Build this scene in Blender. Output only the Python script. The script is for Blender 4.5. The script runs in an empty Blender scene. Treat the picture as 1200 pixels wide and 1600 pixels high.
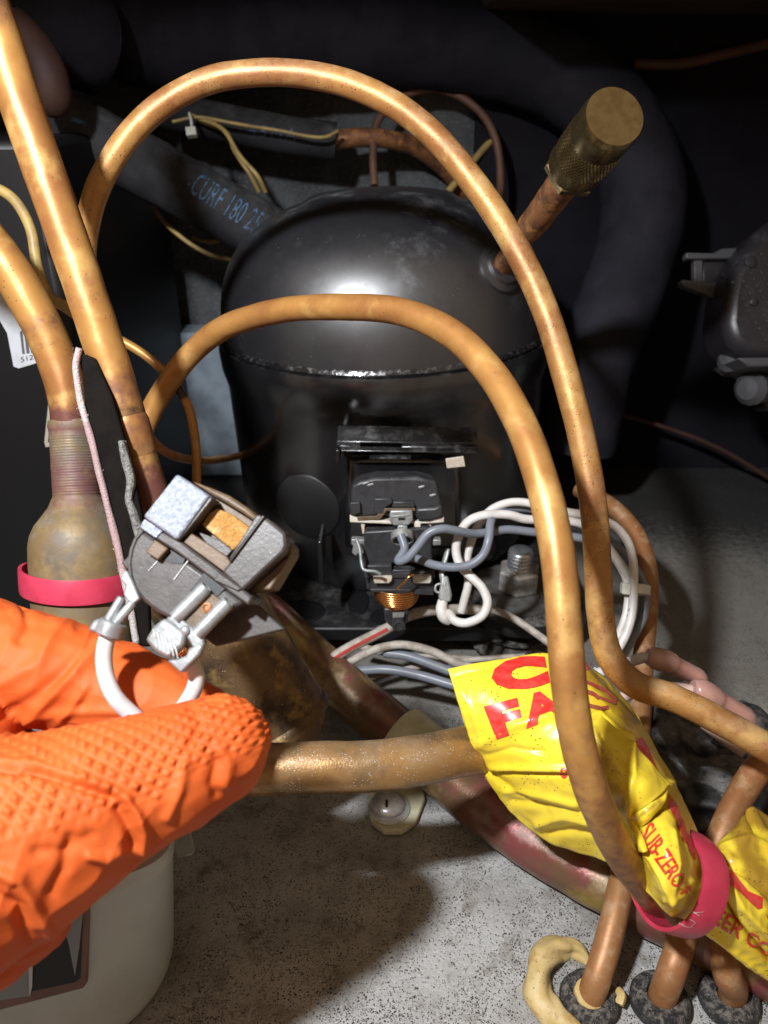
import bpy, bmesh, math, random
import numpy as np
from mathutils import Vector, Matrix, noise
from mathutils.bvhtree import BVHTree
random.seed(7)
rng = np.random.default_rng(7)
scene = bpy.context.scene
COL = scene.collection

# ------------------------------------------------------------------ camera
PITCH = math.radians(28.0)
FPX = 1212.0                       # focal length in pixels of the 1200x1600 frame
CAM = Vector((0, 0, 0.27))
FWD = Vector((0, math.cos(PITCH), -math.sin(PITCH)))
UP = Vector((0, math.sin(PITCH), math.cos(PITCH)))
RIGHT = Vector((1, 0, 0))
cam_d = bpy.data.cameras.new('camera')
cam_d.sensor_fit = 'VERTICAL'
cam_d.sensor_height = 24.0
cam_d.lens = 24.0 * FPX / 1600.0
cam_d.clip_start = 0.005
cam_d.clip_end = 20
cam_d.dof.use_dof = True
cam_d.dof.focus_distance = 0.27
cam_d.dof.aperture_fstop = 11.0
cam = bpy.data.objects.new('camera', cam_d)
COL.objects.link(cam)
cam.location = CAM
cam.rotation_euler = (math.pi / 2 - PITCH, 0, 0)
scene.camera = cam

# ------------------------------------------------------------------ light
world = bpy.data.worlds.new('World')
scene.world = world
world.use_nodes = True
bg = world.node_tree.nodes['Background']
bg.inputs['Color'].default_value = (1.0, 0.74, 0.50, 1)
bg.inputs['Strength'].default_value = 0.33


def pix(px, py, d):
    """world point seen at photo pixel (px, py) at depth d in front of the lens"""
    return CAM + FWD * d + RIGHT * ((px - 600) / FPX * d) - UP * ((py - 800) / FPX * d)


def proj(p):
    q = p - CAM
    d = q.dot(FWD)
    return 600 + q.dot(RIGHT) / d * FPX, 800 - q.dot(UP) / d * FPX, d


def hitz(px, py, z=0.0):
    r = FWD + RIGHT * ((px - 600) / FPX) - UP * ((py - 800) / FPX)
    return CAM + r * ((z - CAM.z) / r.z)


def hity(px, py, y):
    r = FWD + RIGHT * ((px - 600) / FPX) - UP * ((py - 800) / FPX)
    return CAM + r * ((y - CAM.y) / r.y)


lamp_d = bpy.data.lights.new('work_lamp', 'SPOT')
lamp_d.energy = 16.0
lamp_d.color = (0.93, 0.96, 1.0)
lamp_d.spot_size = math.radians(80)
lamp_d.spot_blend = 0.8
lamp_d.shadow_soft_size = 0.014
lamp = bpy.data.objects.new('work_lamp', lamp_d)
COL.objects.link(lamp)
lamp.location = CAM - RIGHT * 0.152 + UP * 0.176 - FWD * 0.085
aim = pix(500, 900, 0.36) - lamp.location
lamp.rotation_euler = aim.to_track_quat('-Z', 'Y').to_euler()

vs = scene.view_settings
vs.view_transform = 'Standard'
vs.look = 'None'
vs.exposure = 0.0
vs.gamma = 1.0
vs.use_curve_mapping = False
scene.render.engine = 'CYCLES'
scene.cycles.use_denoising = True
scene.cycles.max_bounces = 8
scene.cycles.sample_clamp_indirect = 4.0

# ------------------------------------------------------------------ materials
MATS = {}


def M(name, base, rough=0.5, metal=0.0, mix=None, mix_scale=60, mix_range=(0.4, 0.65), mix2=None, mix2_scale=200,
      mix2_range=(0.5, 0.7), dust=None, dust_range=(0.35, 0.75), dust_scale=120, speck=None, speck_scale=900, speck_t=0.22,
      bump=0.0, bump_scale=800, bump_detail=4, rough_var=0.0, coat=0.0, sss=0.0, trans=0.0, spec=0.5, attr=None, alpha=None,
      stretch=None, ior=1.45, bump_dist=0.0006, attr2=None, lo=0.25, hi=0.85, mix3=None, mix3_scale=900, mix3_range=(0.5, 0.62)):
    m = bpy.data.materials.new(name)
    m.use_nodes = True
    nt = m.node_tree
    N, L = nt.nodes, nt.links
    b = N['Principled BSDF']
    tc = N.new('ShaderNodeTexCoord')
    co = tc.outputs['Object']
    if stretch:
        mp = N.new('ShaderNodeMapping')
        mp.inputs['Scale'].default_value = stretch
        L.new(co, mp.inputs['Vector'])
        co = mp.outputs['Vector']

    def nz(scale, detail=6, rough_=0.6):
        n = N.new('ShaderNodeTexNoise')
        n.inputs['Scale'].default_value = scale
        n.inputs['Detail'].default_value = detail
        n.inputs['Roughness'].default_value = rough_
        L.new(co, n.inputs['Vector'])
        return n.outputs['Fac']

    def ramp(fac, lo, hi):
        r = N.new('ShaderNodeMapRange')
        r.interpolation_type = 'SMOOTHSTEP'
        r.inputs['From Min'].default_value = lo
        r.inputs['From Max'].default_value = hi
        L.new(fac, r.inputs['Value'])
        return r.outputs['Result']

    def mixc(fac, a, c):
        x = N.new('ShaderNodeMix')
        x.data_type = 'RGBA'
        L.new(fac, x.inputs['Factor'])
        if isinstance(a, tuple):
            x.inputs['A'].default_value = (*a, 1)
        else:
            L.new(a, x.inputs['A'])
        if isinstance(c, tuple):
            x.inputs['B'].default_value = (*c, 1)
        else:
            L.new(c, x.inputs['B'])
        return x.outputs['Result']

    def math2(op, a, c):
        x = N.new('ShaderNodeMath')
        x.operation = op
        for i, v in enumerate((a, c)):
            if isinstance(v, (int, float)):
                x.inputs[i].default_value = v
            else:
                L.new(v, x.inputs[i])
        return x.outputs[0]

    cur = base
    if mix:
        cur = mixc(ramp(nz(mix_scale), *mix_range), cur, mix)
    if mix2:
        cur = mixc(ramp(nz(mix2_scale), *mix2_range), cur, mix2)
    if mix3:
        m3 = (mix3_scale, mix3_range, mix3)
    for at in (attr, attr2):
        if at:                       # painted zone along the piece: (attribute, colour)
            a = N.new('ShaderNodeAttribute')
            a.attribute_name = at[0]
            wob = math2('ADD', a.outputs['Fac'], math2('MULTIPLY', math2('SUBTRACT', nz(260), 0.5), 0.9))
            cur = mixc(ramp(wob, lo, hi), cur, at[1])
    rough_sock = None
    if mix3:
        cur = mixc(ramp(nz(m3[0], 3, 0.7), *m3[1]), cur, m3[2])
    if speck:
        v = N.new('ShaderNodeTexVoronoi')
        v.inputs['Scale'].default_value = speck_scale
        L.new(co, v.inputs['Vector'])
        f = math2('MULTIPLY', math2('LESS_THAN', v.outputs['Distance'], speck_t), ramp(nz(speck_scale * 0.16), 0.48, 0.6))
        cur = mixc(f, cur, speck)
    if dust:
        g = N.new('ShaderNodeNewGeometry')
        s = N.new('ShaderNodeSeparateXYZ')
        L.new(g.outputs['Normal'], s.inputs[0])
        up = ramp(s.outputs['Z'], 0.0, 0.9)
        f = math2('MULTIPLY', up, ramp(nz(dust_scale, 8, 0.7), *dust_range))
        cur = mixc(f, cur, dust)
        rough_sock = math2('ADD', math2('MULTIPLY', f, 0.9 - rough), rough)
        if metal > 0:
            L.new(math2('MULTIPLY', math2('SUBTRACT', 1.0, f), metal), b.inputs['Metallic'])
    if isinstance(cur, tuple):
        b.inputs['Base Color'].default_value = (*cur, 1)
    else:
        L.new(cur, b.inputs['Base Color'])
    if not (dust and metal > 0):
        b.inputs['Metallic'].default_value = metal
    if rough_var:
        rv = math2('MULTIPLY', math2('SUBTRACT', nz(mix_scale * 2.3), 0.5), rough_var * 2)
        rough_sock = math2('ADD', rv, rough_sock if rough_sock is not None else rough)
    if rough_sock is not None:
        L.new(rough_sock, b.inputs['Roughness'])
    else:
        b.inputs['Roughness'].default_value = rough
    b.inputs['IOR'].default_value = ior
    b.inputs['Specular IOR Level'].default_value = spec
    b.inputs['Coat Weight'].default_value = coat
    b.inputs['Coat Roughness'].default_value = 0.15
    if sss:
        b.inputs['Subsurface Weight'].default_value = sss
        b.inputs['Subsurface Radius'].default_value = (0.003, 0.0015, 0.0008)
        b.inputs['Subsurface Scale'].default_value = 1.0
    b.inputs['Transmission Weight'].default_value = trans
    if alpha is not None:
        b.inputs['Alpha'].default_value = alpha
    if bump:
        bp = N.new('ShaderNodeBump')
        bp.inputs['Strength'].default_value = bump
        bp.inputs['Distance'].default_value = bump_dist
        L.new(nz(bump_scale, bump_detail, 0.65), bp.inputs['Height'])
        L.new(bp.outputs['Normal'], b.inputs['Normal'])
    MATS[name] = m
    return m


DUST = (0.30, 0.29, 0.27)
M('copper_lacquer', (0.43, 0.215, 0.06), 0.42, 0.34, mix=(0.28, 0.115, 0.036), mix_scale=26, mix2=(0.56, 0.33, 0.11), mix2_scale=60,
  rough_var=0.07, bump=0.10, bump_scale=300, attr=('scald', (0.15, 0.058, 0.045)), attr2=('soot_shade', (0.045, 0.028, 0.024)), speck=(0.12, 0.05, 0.02), speck_scale=420, speck_t=0.10)
M('copper_pitted', (0.41, 0.205, 0.06), 0.42, 0.34, mix=(0.27, 0.11, 0.036), mix_scale=28, mix2=(0.54, 0.32, 0.11), mix2_scale=70,
  speck=(0.07, 0.03, 0.015), speck_scale=1150, speck_t=0.24, rough_var=0.08, bump=0.18, bump_scale=900, dust=(0.36, 0.24, 0.12), dust_range=(0.4, 0.8), attr=('scald', (0.30, 0.13, 0.06)))
M('copper_brown', (0.34, 0.165, 0.065), 0.45, 0.30, mix=(0.30, 0.12, 0.045), mix_scale=40, mix2=(0.44, 0.25, 0.12), mix2_scale=120,
  dust=(0.34, 0.25, 0.17), dust_range=(0.45, 0.85), bump=0.12, bump_scale=700, rough_var=0.08, speck=(0.1, 0.05, 0.03), speck_scale=800, speck_t=0.12)
M('copper_dusty', (0.36, 0.20, 0.075), 0.27, 0.5, mix=(0.20, 0.12, 0.055), mix_scale=70, mix2=(0.36, 0.21, 0.075), mix2_scale=40,
  dust=(0.22, 0.185, 0.135), dust_range=(0.3, 0.95), dust_scale=55, speck=(0.62, 0.60, 0.55), speck_scale=1100, speck_t=0.2, bump=0.25, bump_scale=1200)
M('copper_rust', (0.30, 0.13, 0.055), 0.5, 0.35, mix=(0.13, 0.06, 0.035), mix_scale=130, mix2=(0.48, 0.22, 0.07), mix2_scale=220, bump=0.3, bump_scale=900)
M('elbow_brown', (0.045, 0.018, 0.012), 0.7, mix=(0.03, 0.012, 0.01), mix_scale=60)
M('line_brown', (0.12, 0.055, 0.032), 0.6, mix=(0.08, 0.04, 0.025), mix_scale=60)
M('valve_mark', (0.035, 0.034, 0.04), 0.22, spec=0.8)
M('drier_copper', (0.175, 0.118, 0.055), 0.52, 0.15, mix=(0.105, 0.085, 0.06), mix_scale=60, mix2=(0.24, 0.165, 0.07), mix2_scale=110,
  mix2_range=(0.45, 0.7), bump=0.15, bump_scale=500, rough_var=0.12, attr=('scald', (0.13, 0.055, 0.055)), dust=(0.19, 0.17, 0.14), dust_range=(0.42, 0.8))
M('drier_tarnished', (0.17, 0.10, 0.045), 0.48, 0.45, mix=(0.05, 0.035, 0.025), mix_scale=55, mix2=(0.30, 0.19, 0.07), mix2_scale=140,
  speck=(0.7, 0.55, 0.3), speck_scale=700, speck_t=0.12, bump=0.35, bump_scale=900, rough_var=0.15)
M('pipe_stained', (0.155, 0.09, 0.05), 0.28, 0.4, mix=(0.24, 0.068, 0.066), mix_scale=34, mix_range=(0.46, 0.64), mix2=(0.33, 0.24, 0.06), mix2_scale=30,
  mix2_range=(0.50, 0.66), dust=(0.30, 0.27, 0.24), dust_range=(0.44, 0.8), dust_scale=60, bump=0.2, bump_scale=900, speck=(0.07, 0.05, 0.04), speck_scale=900, speck_t=0.14)
M('brass', (0.36, 0.27, 0.13), 0.27, 0.95, mix=(0.28, 0.20, 0.09), mix_scale=200, rough_var=0.06)
M('black_enamel', (0.0075, 0.0078, 0.011), 0.41, 0.0, spec=0.9, ior=1.75, mix=(0.010, 0.010, 0.012), mix_scale=40, dust=(0.05, 0.054, 0.062), dust_range=(0.50, 0.78), dust_scale=34,
  speck=(0.22, 0.22, 0.23), speck_scale=420, speck_t=0.075, rough_var=0.06, bump=0.04, bump_scale=160)
M('black_enamel_smooth', (0.007, 0.007, 0.008), 0.22, 0.0, spec=0.8, ior=1.65, mix=(0.010, 0.010, 0.011), mix_scale=30, dust=(0.06, 0.06, 0.06), dust_range=(0.45, 0.8), dust_scale=120, rough_var=0.06, bump=0.05, bump_scale=200, speck=(0.2, 0.2, 0.2), speck_scale=380, speck_t=0.045)
M('black_gloss', (0.008, 0.008, 0.009), 0.16, spec=0.8, ior=1.6, bump=0.22, bump_scale=300, bump_dist=0.001, dust=(0.055, 0.055, 0.055), dust_range=(0.46, 0.7), dust_scale=300)
M('black_plastic', (0.012, 0.012, 0.013), 0.42, bump=0.05, bump_scale=1200, dust=(0.09, 0.09, 0.09), dust_range=(0.45, 0.95))
M('black_box', (0.005, 0.005, 0.006), 0.5, bump=0.05, bump_scale=900)
M('base_plate_black', (0.011, 0.011, 0.012), 0.42, dust=(0.085, 0.08, 0.075), dust_range=(0.4, 0.9), dust_scale=160, speck=(0.22, 0.2, 0.18), speck_scale=700, speck_t=0.08, bump=0.1, bump_scale=900)
M('rubber_black', (0.018, 0.017, 0.017), 0.6, dust=(0.17, 0.15, 0.13), dust_range=(0.38, 0.7), dust_scale=260, bump=0.2, bump_scale=900)
M('rubber_dusty', (0.022, 0.022, 0.023), 0.65, dust=(0.22, 0.195, 0.165), dust_range=(0.42, 0.66), dust_scale=500, speck=(0.4, 0.38, 0.34), speck_scale=1400, speck_t=0.2, bump=0.9, bump_scale=1500, bump_dist=0.0015)
M('foam_hose', (0.018, 0.018, 0.020), 0.78, mix=(0.030, 0.030, 0.034), mix_scale=60, dust=(0.085, 0.082, 0.078), dust_range=(0.40, 0.8), dust_scale=80, bump=0.25, bump_scale=1300, spec=0.3)
M('foam_hose_dark', (0.013, 0.0125, 0.0175), 0.78, bump=0.4, bump_scale=900, mix=(0.020, 0.019, 0.026), mix_scale=40, spec=0.2)
M('felt_grey', (0.12, 0.125, 0.13), 0.95, mix=(0.075, 0.078, 0.082), mix_scale=35, mix2=(0.17, 0.175, 0.18), mix2_scale=420, bump=0.8, bump_scale=900, bump_dist=0.002, spec=0.1)
M('wall_dark', (0.010, 0.009, 0.013), 0.9, mix=(0.007, 0.006, 0.009), mix_scale=25, bump=0.2, bump_scale=400, spec=0.2)
M('wall_grey', (0.07, 0.072, 0.075), 0.7, mix=(0.045, 0.046, 0.048), mix_scale=20, bump=0.15, bump_scale=500)
M('ceiling_brown', (0.075, 0.045, 0.030), 0.8, mix=(0.04, 0.026, 0.02), mix_scale=30, bump=0.3, bump_scale=300)
M('panel_pale', (0.22, 0.26, 0.30), 0.8, mix=(0.16, 0.19, 0.22), mix_scale=60, bump=0.2, bump_scale=800)
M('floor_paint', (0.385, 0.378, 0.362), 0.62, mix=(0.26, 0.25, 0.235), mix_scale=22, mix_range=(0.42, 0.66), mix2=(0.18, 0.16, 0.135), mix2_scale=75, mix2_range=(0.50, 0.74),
  speck=(0.04, 0.034, 0.03), speck_scale=900, speck_t=0.30, bump=0.7, bump_scale=700, bump_dist=0.0012, rough_var=0.1, mix3=(0.10, 0.09, 0.08), mix3_scale=650, mix3_range=(0.56, 0.76), attr=('dirt_shade', (0.19, 0.178, 0.158)), attr2=('far_shade', (0.035, 0.033, 0.032)))
M('debris_dark', (0.03, 0.024, 0.02), 0.9)
M('debris_pale', (0.55, 0.53, 0.48), 0.8)
M('zinc', (0.62, 0.64, 0.66), 0.30, 0.85, mix=(0.42, 0.42, 0.42), mix_scale=150, rough_var=0.1, bump=0.12, bump_scale=900)
M('tin_plate', (0.34, 0.355, 0.36), 0.40, 0.5, mix=(0.25, 0.26, 0.26), mix_scale=320, rough_var=0.1, bump=0.15, bump_scale=1400)
M('tin_dull', (0.40, 0.41, 0.40), 0.45, 0.55, mix=(0.28, 0.28, 0.27), mix_scale=300, bump=0.15, bump_scale=1400)
M('nut_steel', (0.60, 0.58, 0.55), 0.30, 0.6, mix=(0.42, 0.39, 0.36), mix_scale=220, rough_var=0.12, bump=0.2, bump_scale=1300)
M('washer_dull', (0.11, 0.105, 0.098), 0.6, 0.2, mix=(0.07, 0.065, 0.06), mix_scale=200, bump=0.2, bump_scale=1200)
M('relay_grey', (0.066, 0.058, 0.054), 0.38, 0.0, mix=(0.045, 0.038, 0.035), mix_scale=160, speck=(0.45, 0.42, 0.38), speck_scale=620, speck_t=0.08, bump=0.12, bump_scale=900, rough_var=0.1)
M('relay_brown', (0.135, 0.088, 0.05), 0.5, mix=(0.085, 0.053, 0.03), mix_scale=200, bump=0.2, bump_scale=900)
M('relay_alu', (0.34, 0.37, 0.44), 0.32, 0.35, mix=(0.24, 0.27, 0.34), mix_scale=900, bump=0.7, bump_scale=1500, bump_dist=0.0008, spec=0.8)
M('cork_tan', (0.50, 0.26, 0.07), 0.8, mix=(0.40, 0.19, 0.045), mix_scale=700, mix2=(0.62, 0.42, 0.2), mix2_scale=160, bump=0.9, bump_scale=1300, bump_dist=0.0014)
M('relay_black', (0.034, 0.034, 0.037), 0.36, mix=(0.024, 0.024, 0.026), mix_scale=200, speck=(0.25, 0.25, 0.26), speck_scale=600, speck_t=0.08, dust=(0.10, 0.10, 0.105), dust_range=(0.42, 0.9))
M('relay_white', (0.62, 0.58, 0.50), 0.45, mix=(0.5, 0.42, 0.33), mix_scale=220)
M('coil_copper', (0.80, 0.36, 0.12), 0.22, 0.95)
M('wire_white', (0.66, 0.63, 0.60), 0.38, mix=(0.54, 0.50, 0.46), mix_scale=130, spec=0.5, speck=(0.2, 0.17, 0.15), speck_scale=600, speck_t=0.08)
M('wire_white_clean', (0.56, 0.55, 0.54), 0.38, mix=(0.49, 0.47, 0.46), mix_scale=160)
M('wire_dusty', (0.42, 0.38, 0.33), 0.6, mix=(0.27, 0.23, 0.19), mix_scale=180, bump=0.3, bump_scale=1200)
M('wire_grey', (0.185, 0.20, 0.235), 0.36, mix=(0.145, 0.155, 0.18), mix_scale=120, dust=(0.28, 0.28, 0.28), dust_range=(0.5, 0.95))
M('wire_pinkish', (0.55, 0.40, 0.34), 0.42, mix=(0.45, 0.31, 0.26), mix_scale=150)
M('wire_red', (0.42, 0.05, 0.04), 0.45)
M('wire_yellow', (0.36, 0.25, 0.08), 0.45, mix=(0.25, 0.17, 0.07), mix_scale=120)
M('nylon', (0.62, 0.62, 0.55), 0.4, sss=0.25, mix=(0.5, 0.5, 0.42), mix_scale=120)
M('nylon_yellowed', (0.62, 0.61, 0.42), 0.36, sss=0.15, mix=(0.50, 0.48, 0.31), mix_scale=80, dust=(0.42, 0.40, 0.33), dust_range=(0.45, 0.8), speck=(0.12, 0.1, 0.06), speck_scale=800, speck_t=0.12)
M('glove_orange', (0.58, 0.105, 0.020), 0.62, mix=(0.52, 0.082, 0.013), mix_scale=50, sss=0.06, bump=0.15, bump_scale=1100, spec=0.3, rough_var=0.05)
M('band_pink', (0.50, 0.042, 0.082), 0.36, mix=(0.42, 0.028, 0.062), mix_scale=90, sss=0.1, speck=(0.8, 0.5, 0.5), speck_scale=500, speck_t=0.05, spec=0.5)
M('yellow_film', (0.80, 0.61, 0.045), 0.34, mix=(0.77, 0.56, 0.03), mix_scale=40, spec=0.5, speck=(0.12, 0.08, 0.012), speck_scale=760, speck_t=0.2, coat=0.12,
  attr=('soot_shade', (0.34, 0.20, 0.02)), bump=0.06, bump_scale=260)  # this attribute carries the tag's dirt and its painted shade
M('red_ink', (0.62, 0.028, 0.022), 0.32, mix=(0.55, 0.06, 0.05), mix_scale=400, coat=0.2)
M('red_ink_dirty', (0.36, 0.045, 0.04), 0.5, mix=(0.3, 0.1, 0.06), mix_scale=500)
M('ink_blue', (0.06, 0.13, 0.23), 0.7, mix=(0.022, 0.035, 0.055), mix_scale=420, mix_range=(0.42, 0.6))
M('ink_black', (0.01, 0.01, 0.012), 0.6)
M('ink_grey', (0.10, 0.10, 0.11), 0.6)
M('label_white', (0.55, 0.57, 0.60), 0.5, mix=(0.48, 0.50, 0.53), mix_scale=60)
M('label_cream', (0.40, 0.38, 0.30), 0.5)
M('strip_white', (0.50, 0.46, 0.45), 0.85, mix=(0.62, 0.40, 0.38), mix_scale=110, mix2=(0.35, 0.32, 0.32), mix2_scale=700, bump=0.9, bump_scale=1800, bump_dist=0.001, attr=('scald', (0.42, 0.29, 0.29)))
M('strip_foam', (0.0085, 0.007, 0.006), 0.95, mix=(0.006, 0.005, 0.0045), mix_scale=120, bump=0.4, bump_scale=1300, spec=0.1)
M('strip_fluff', (0.30, 0.30, 0.28), 0.95, mix=(0.12, 0.12, 0.11), mix_scale=900, bump=0.9, bump_scale=1600, bump_dist=0.0015)
M('sealant_tan', (0.50, 0.36, 0.14), 0.5, mix=(0.56, 0.43, 0.21), mix_scale=130, mix2=(0.36, 0.22, 0.07), mix2_scale=180, mix2_range=(0.55, 0.72), bump=0.4, bump_scale=500, speck=(0.1, 0.07, 0.04), speck_scale=600, speck_t=0.14, sss=0.1)
M('clear_plastic', (0.8, 0.8, 0.75), 0.15, trans=0.85, ior=1.45)
M('tub_white', (0.42, 0.44, 0.43), 0.42, mix=(0.36, 0.37, 0.36), mix_scale=25, sss=0.12, bump=0.05, bump_scale=200)
M('tub_frame', (0.16, 0.075, 0.05), 0.35, mix=(0.11, 0.055, 0.04), mix_scale=60)
M('tub_panel', (0.20, 0.21, 0.23), 0.28)
M('vinyl_pink', (0.88, 0.56, 0.48), 0.2, sss=0.0, trans=0.62, mix=(0.84, 0.48, 0.40), mix_scale=150, spec=0.5, ior=1.4, speck=(0.7, 0.5, 0.45), speck_scale=600, speck_t=0.09)
M('valve_dark', (0.020, 0.018, 0.022), 0.34, spec=0.5, bump=0.08, bump_scale=300, dust=(0.07, 0.07, 0.075), dust_range=(0.45, 0.9))
M('valve_grey', (0.055, 0.055, 0.06), 0.5, bump=0.1, bump_scale=400)
M('valve_white', (0.22, 0.235, 0.24), 0.45)
M('valve_green', (0.02, 0.14, 0.07), 0.4)
M('bag_black', (0.012, 0.012, 0.014), 0.30, spec=0.55, dust=(0.17, 0.16, 0.145), dust_range=(0.38, 0.72), dust_scale=80, speck=(0.35, 0.38, 0.44), speck_scale=500, speck_t=0.10, bump=0.3, bump_scale=300)
M('screw_steel', (0.60, 0.60, 0.60), 0.30, 0.45, mix=(0.46, 0.45, 0.43), mix_scale=220, rough_var=0.12, bump=0.15, bump_scale=900)

# ------------------------------------------------------------------ object helpers


def thing(name, label, cat, loc, group=None):
    o = bpy.data.objects.new(name, None)
    o.empty_display_size = 0.01
    o.location = loc
    COL.objects.link(o)
    tag(o, label, cat, group)
    return o


def tag(o, label=None, cat=None, group=None, kind=None):
    if label:
        o['label'] = label
    if cat:
        o['category'] = cat
    if group:
        o['group'] = group
    if kind:
        o['kind'] = kind
    return o


def root_of(o):
    while o.parent is not None:
        o = o.parent
    return o


def mesh_obj(name, verts, faces, mat, parent=None, smooth=True, attrs=None):
    me = bpy.data.meshes.new(name)
    me.from_pydata([tuple(v) for v in verts], [], faces)
    me.update()
    if smooth is True:
        me.shade_smooth()
    elif smooth:                                     # angle in degrees
        me.shade_smooth()
        try:
            me.set_sharp_from_angle(angle=math.radians(smooth))
        except Exception:
            pass
    if attrs:
        for k, vals in attrs.items():
            a = me.attributes.new(k, 'FLOAT', 'POINT')
            a.data.foreach_set('value', np.asarray(vals, dtype=np.float32))
    if mat:
        me.materials.append(MATS[mat])
    o = bpy.data.objects.new(name, me)
    COL.objects.link(o)
    if parent is not None:
        o.parent = parent
        if parent.type == 'EMPTY':
            o.matrix_parent_inverse = Matrix.Translation(-Vector(parent.location))
    return o


def catmull(pts, per=10):
    """smooth curve through rows of numbers (any length)"""
    P = np.array(pts, dtype=float)
    n = len(P)
    if n < 3:
        t = np.linspace(0, 1, per + 1)[:, None]
        return P[0] * (1 - t) + P[1] * t
    Q = np.vstack([2 * P[0] - P[1], P, 2 * P[-1] - P[-2]])
    out = []
    for i in range(n - 1):
        p0, p1, p2, p3 = Q[i:i + 4]
        for k in range(per):
            t = k / per
            out.append(0.5 * ((2 * p1) + (-p0 + p2) * t + (2 * p0 - 5 * p1 + 4 * p2 - p3) * t * t + (-p0 + 3 * p1 - 3 * p2 + p3) * t ** 3))
    out.append(P[-1])
    return np.array(out)


def sweep(pts, radii, sides=18, flat=1.0, cap=True, lump=0.0, twist0=None):
    """tube mesh through world points -> verts, faces, arc fraction per vertex"""
    pts = [Vector(p) for p in pts]
    n = len(pts)
    T = []
    for i in range(n):
        a = pts[max(0, i - 1)]
        b = pts[min(n - 1, i + 1)]
        T.append((b - a).normalized())
    nrm = twist0 or Vector((0.31, -0.83, 0.46))
    nrm = (nrm - T[0] * nrm.dot(T[0])).normalized()
    L = [0.0]
    for i in range(1, n):
        L.append(L[-1] + (pts[i] - pts[i - 1]).length)
    verts, faces, frac = [], [], []
    for i in range(n):
        if i:
            nrm = (nrm - T[i] * nrm.dot(T[i])).normalized()
        b = T[i].cross(nrm)
        r = radii[i] if hasattr(radii, '__len__') else radii
        for k in range(sides):
            a = 2 * math.pi * k / sides
            rr = r
            if lump:
                q = pts[i] * 130 + Vector((math.cos(a), math.sin(a), 0)) * 1.2
                rr = r * (1 + lump * noise.noise(q))
            verts.append(pts[i] + nrm * (math.cos(a) * rr) + b * (math.sin(a) * rr * flat))
            frac.append(L[i] / max(L[-1], 1e-9))
    for i in range(n - 1):
        for k in range(sides):
            k2 = (k + 1) % sides
            faces.append((i * sides + k, i * sides + k2, (i + 1) * sides + k2, (i + 1) * sides + k))
    if cap:
        faces.append(tuple(range(sides - 1, -1, -1)))
        faces.append(tuple((n - 1) * sides + k for k in range(sides)))
    return verts, faces, frac


def zone(f, spec):
    """spec: list of (centre, half width, amount) along the arc"""
    v = 0.0
    for c, w, a in spec:
        v = max(v, a * math.exp(-((f - c) / w) ** 2))
    return v


def tube_px(name, ctrl, r, mat, parent=None, per=10, sides=18, flat=1.0, heat=None, soot_shade=None, lump=0.03, world=False, kink=0.0):
    """ctrl rows: (px, py, depth[, radius factor])"""
    W = []
    for c in ctrl:
        p = Vector(c[:3]) if world else pix(*c[:3])
        W.append((p.x, p.y, p.z, c[3] if len(c) > 3 else 1.0))
    S = catmull(W, per)
    pts = [Vector(s[:3]) for s in S]
    if kink:
        pts = [p + Vector((noise.noise(p * 45), noise.noise(p * 45 + Vector((9, 3, 1))), noise.noise(p * 45 + Vector((2, 7, 5))))) * kink for p in pts]
    v, f, fr = sweep(pts, [r * s[3] for s in S], sides, flat, lump=lump)
    at = {}
    if heat:
        at['scald'] = [zone(x, heat) for x in fr]
    if soot_shade:
        at['soot_shade'] = [zone(x, soot_shade) for x in fr]
    return mesh_obj(name, v, f, mat, parent, 50, at)


def lathe(name, profile, origin, axis, mat, parent=None, sides=32, ref=None, smooth=40, sx=1.0, sy=1.0, attrs=None, rfun=None):
    """profile: (radius, height) rows along the axis"""
    axis = Vector(axis).normalized()
    ref = Vector(ref) if ref is not None else Vector((1, 0, 0))
    u = (ref - axis * ref.dot(axis))
    if u.length < 1e-4:
        u = Vector((0, 1, 0)) - axis * axis.y
    u.normalize()
    w = axis.cross(u)
    origin = Vector(origin)
    verts, faces = [], []
    n = len(profile)
    at = {k: [] for k in (attrs or {})}
    for i, (r, h) in enumerate(profile):
        for k in range(sides):
            a = 2 * math.pi * k / sides
            rr = r * (rfun(a, h) if rfun else 1.0)
            verts.append(origin + axis * h + u * (math.cos(a) * rr * sx) + w * (math.sin(a) * rr * sy))
            for q in at:
                at[q].append(attrs[q](h))
    for i in range(n - 1):
        for k in range(sides):
            k2 = (k + 1) % sides
            faces.append((i * sides + k, i * sides + k2, (i + 1) * sides + k2, (i + 1) * sides + k))
    if profile[0][0] > 1e-6:
        faces.append(tuple(range(sides - 1, -1, -1)))
    if profile[-1][0] > 1e-6:
        faces.append(tuple((n - 1) * sides + k for k in range(sides)))
    return mesh_obj(name, verts, faces, mat, parent, smooth, at or None)


class Plane:
    """a flat working plane in the place: a point and a normal that looks towards the viewer's side"""

    def __init__(s, px, py, d, normal=None):
        s.o = pix(px, py, d)
        s.n = Vector(normal).normalized() if normal is not None else -FWD
        s.c = (px, py)

    def hit(s, px, py, z=0.0):
        r = FWD + RIGHT * ((px - 600) / FPX) - UP * ((py - 800) / FPX)
        t = (s.o - CAM).dot(s.n) / r.dot(s.n)
        return CAM + r * t + s.n * z


def add_bevel(o, w, seg=2):
    b = o.modifiers.new('bevel', 'BEVEL')
    b.width = w
    b.segments = seg
    b.limit_method = 'ANGLE'
    b.angle_limit = math.radians(35)
    return o


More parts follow.
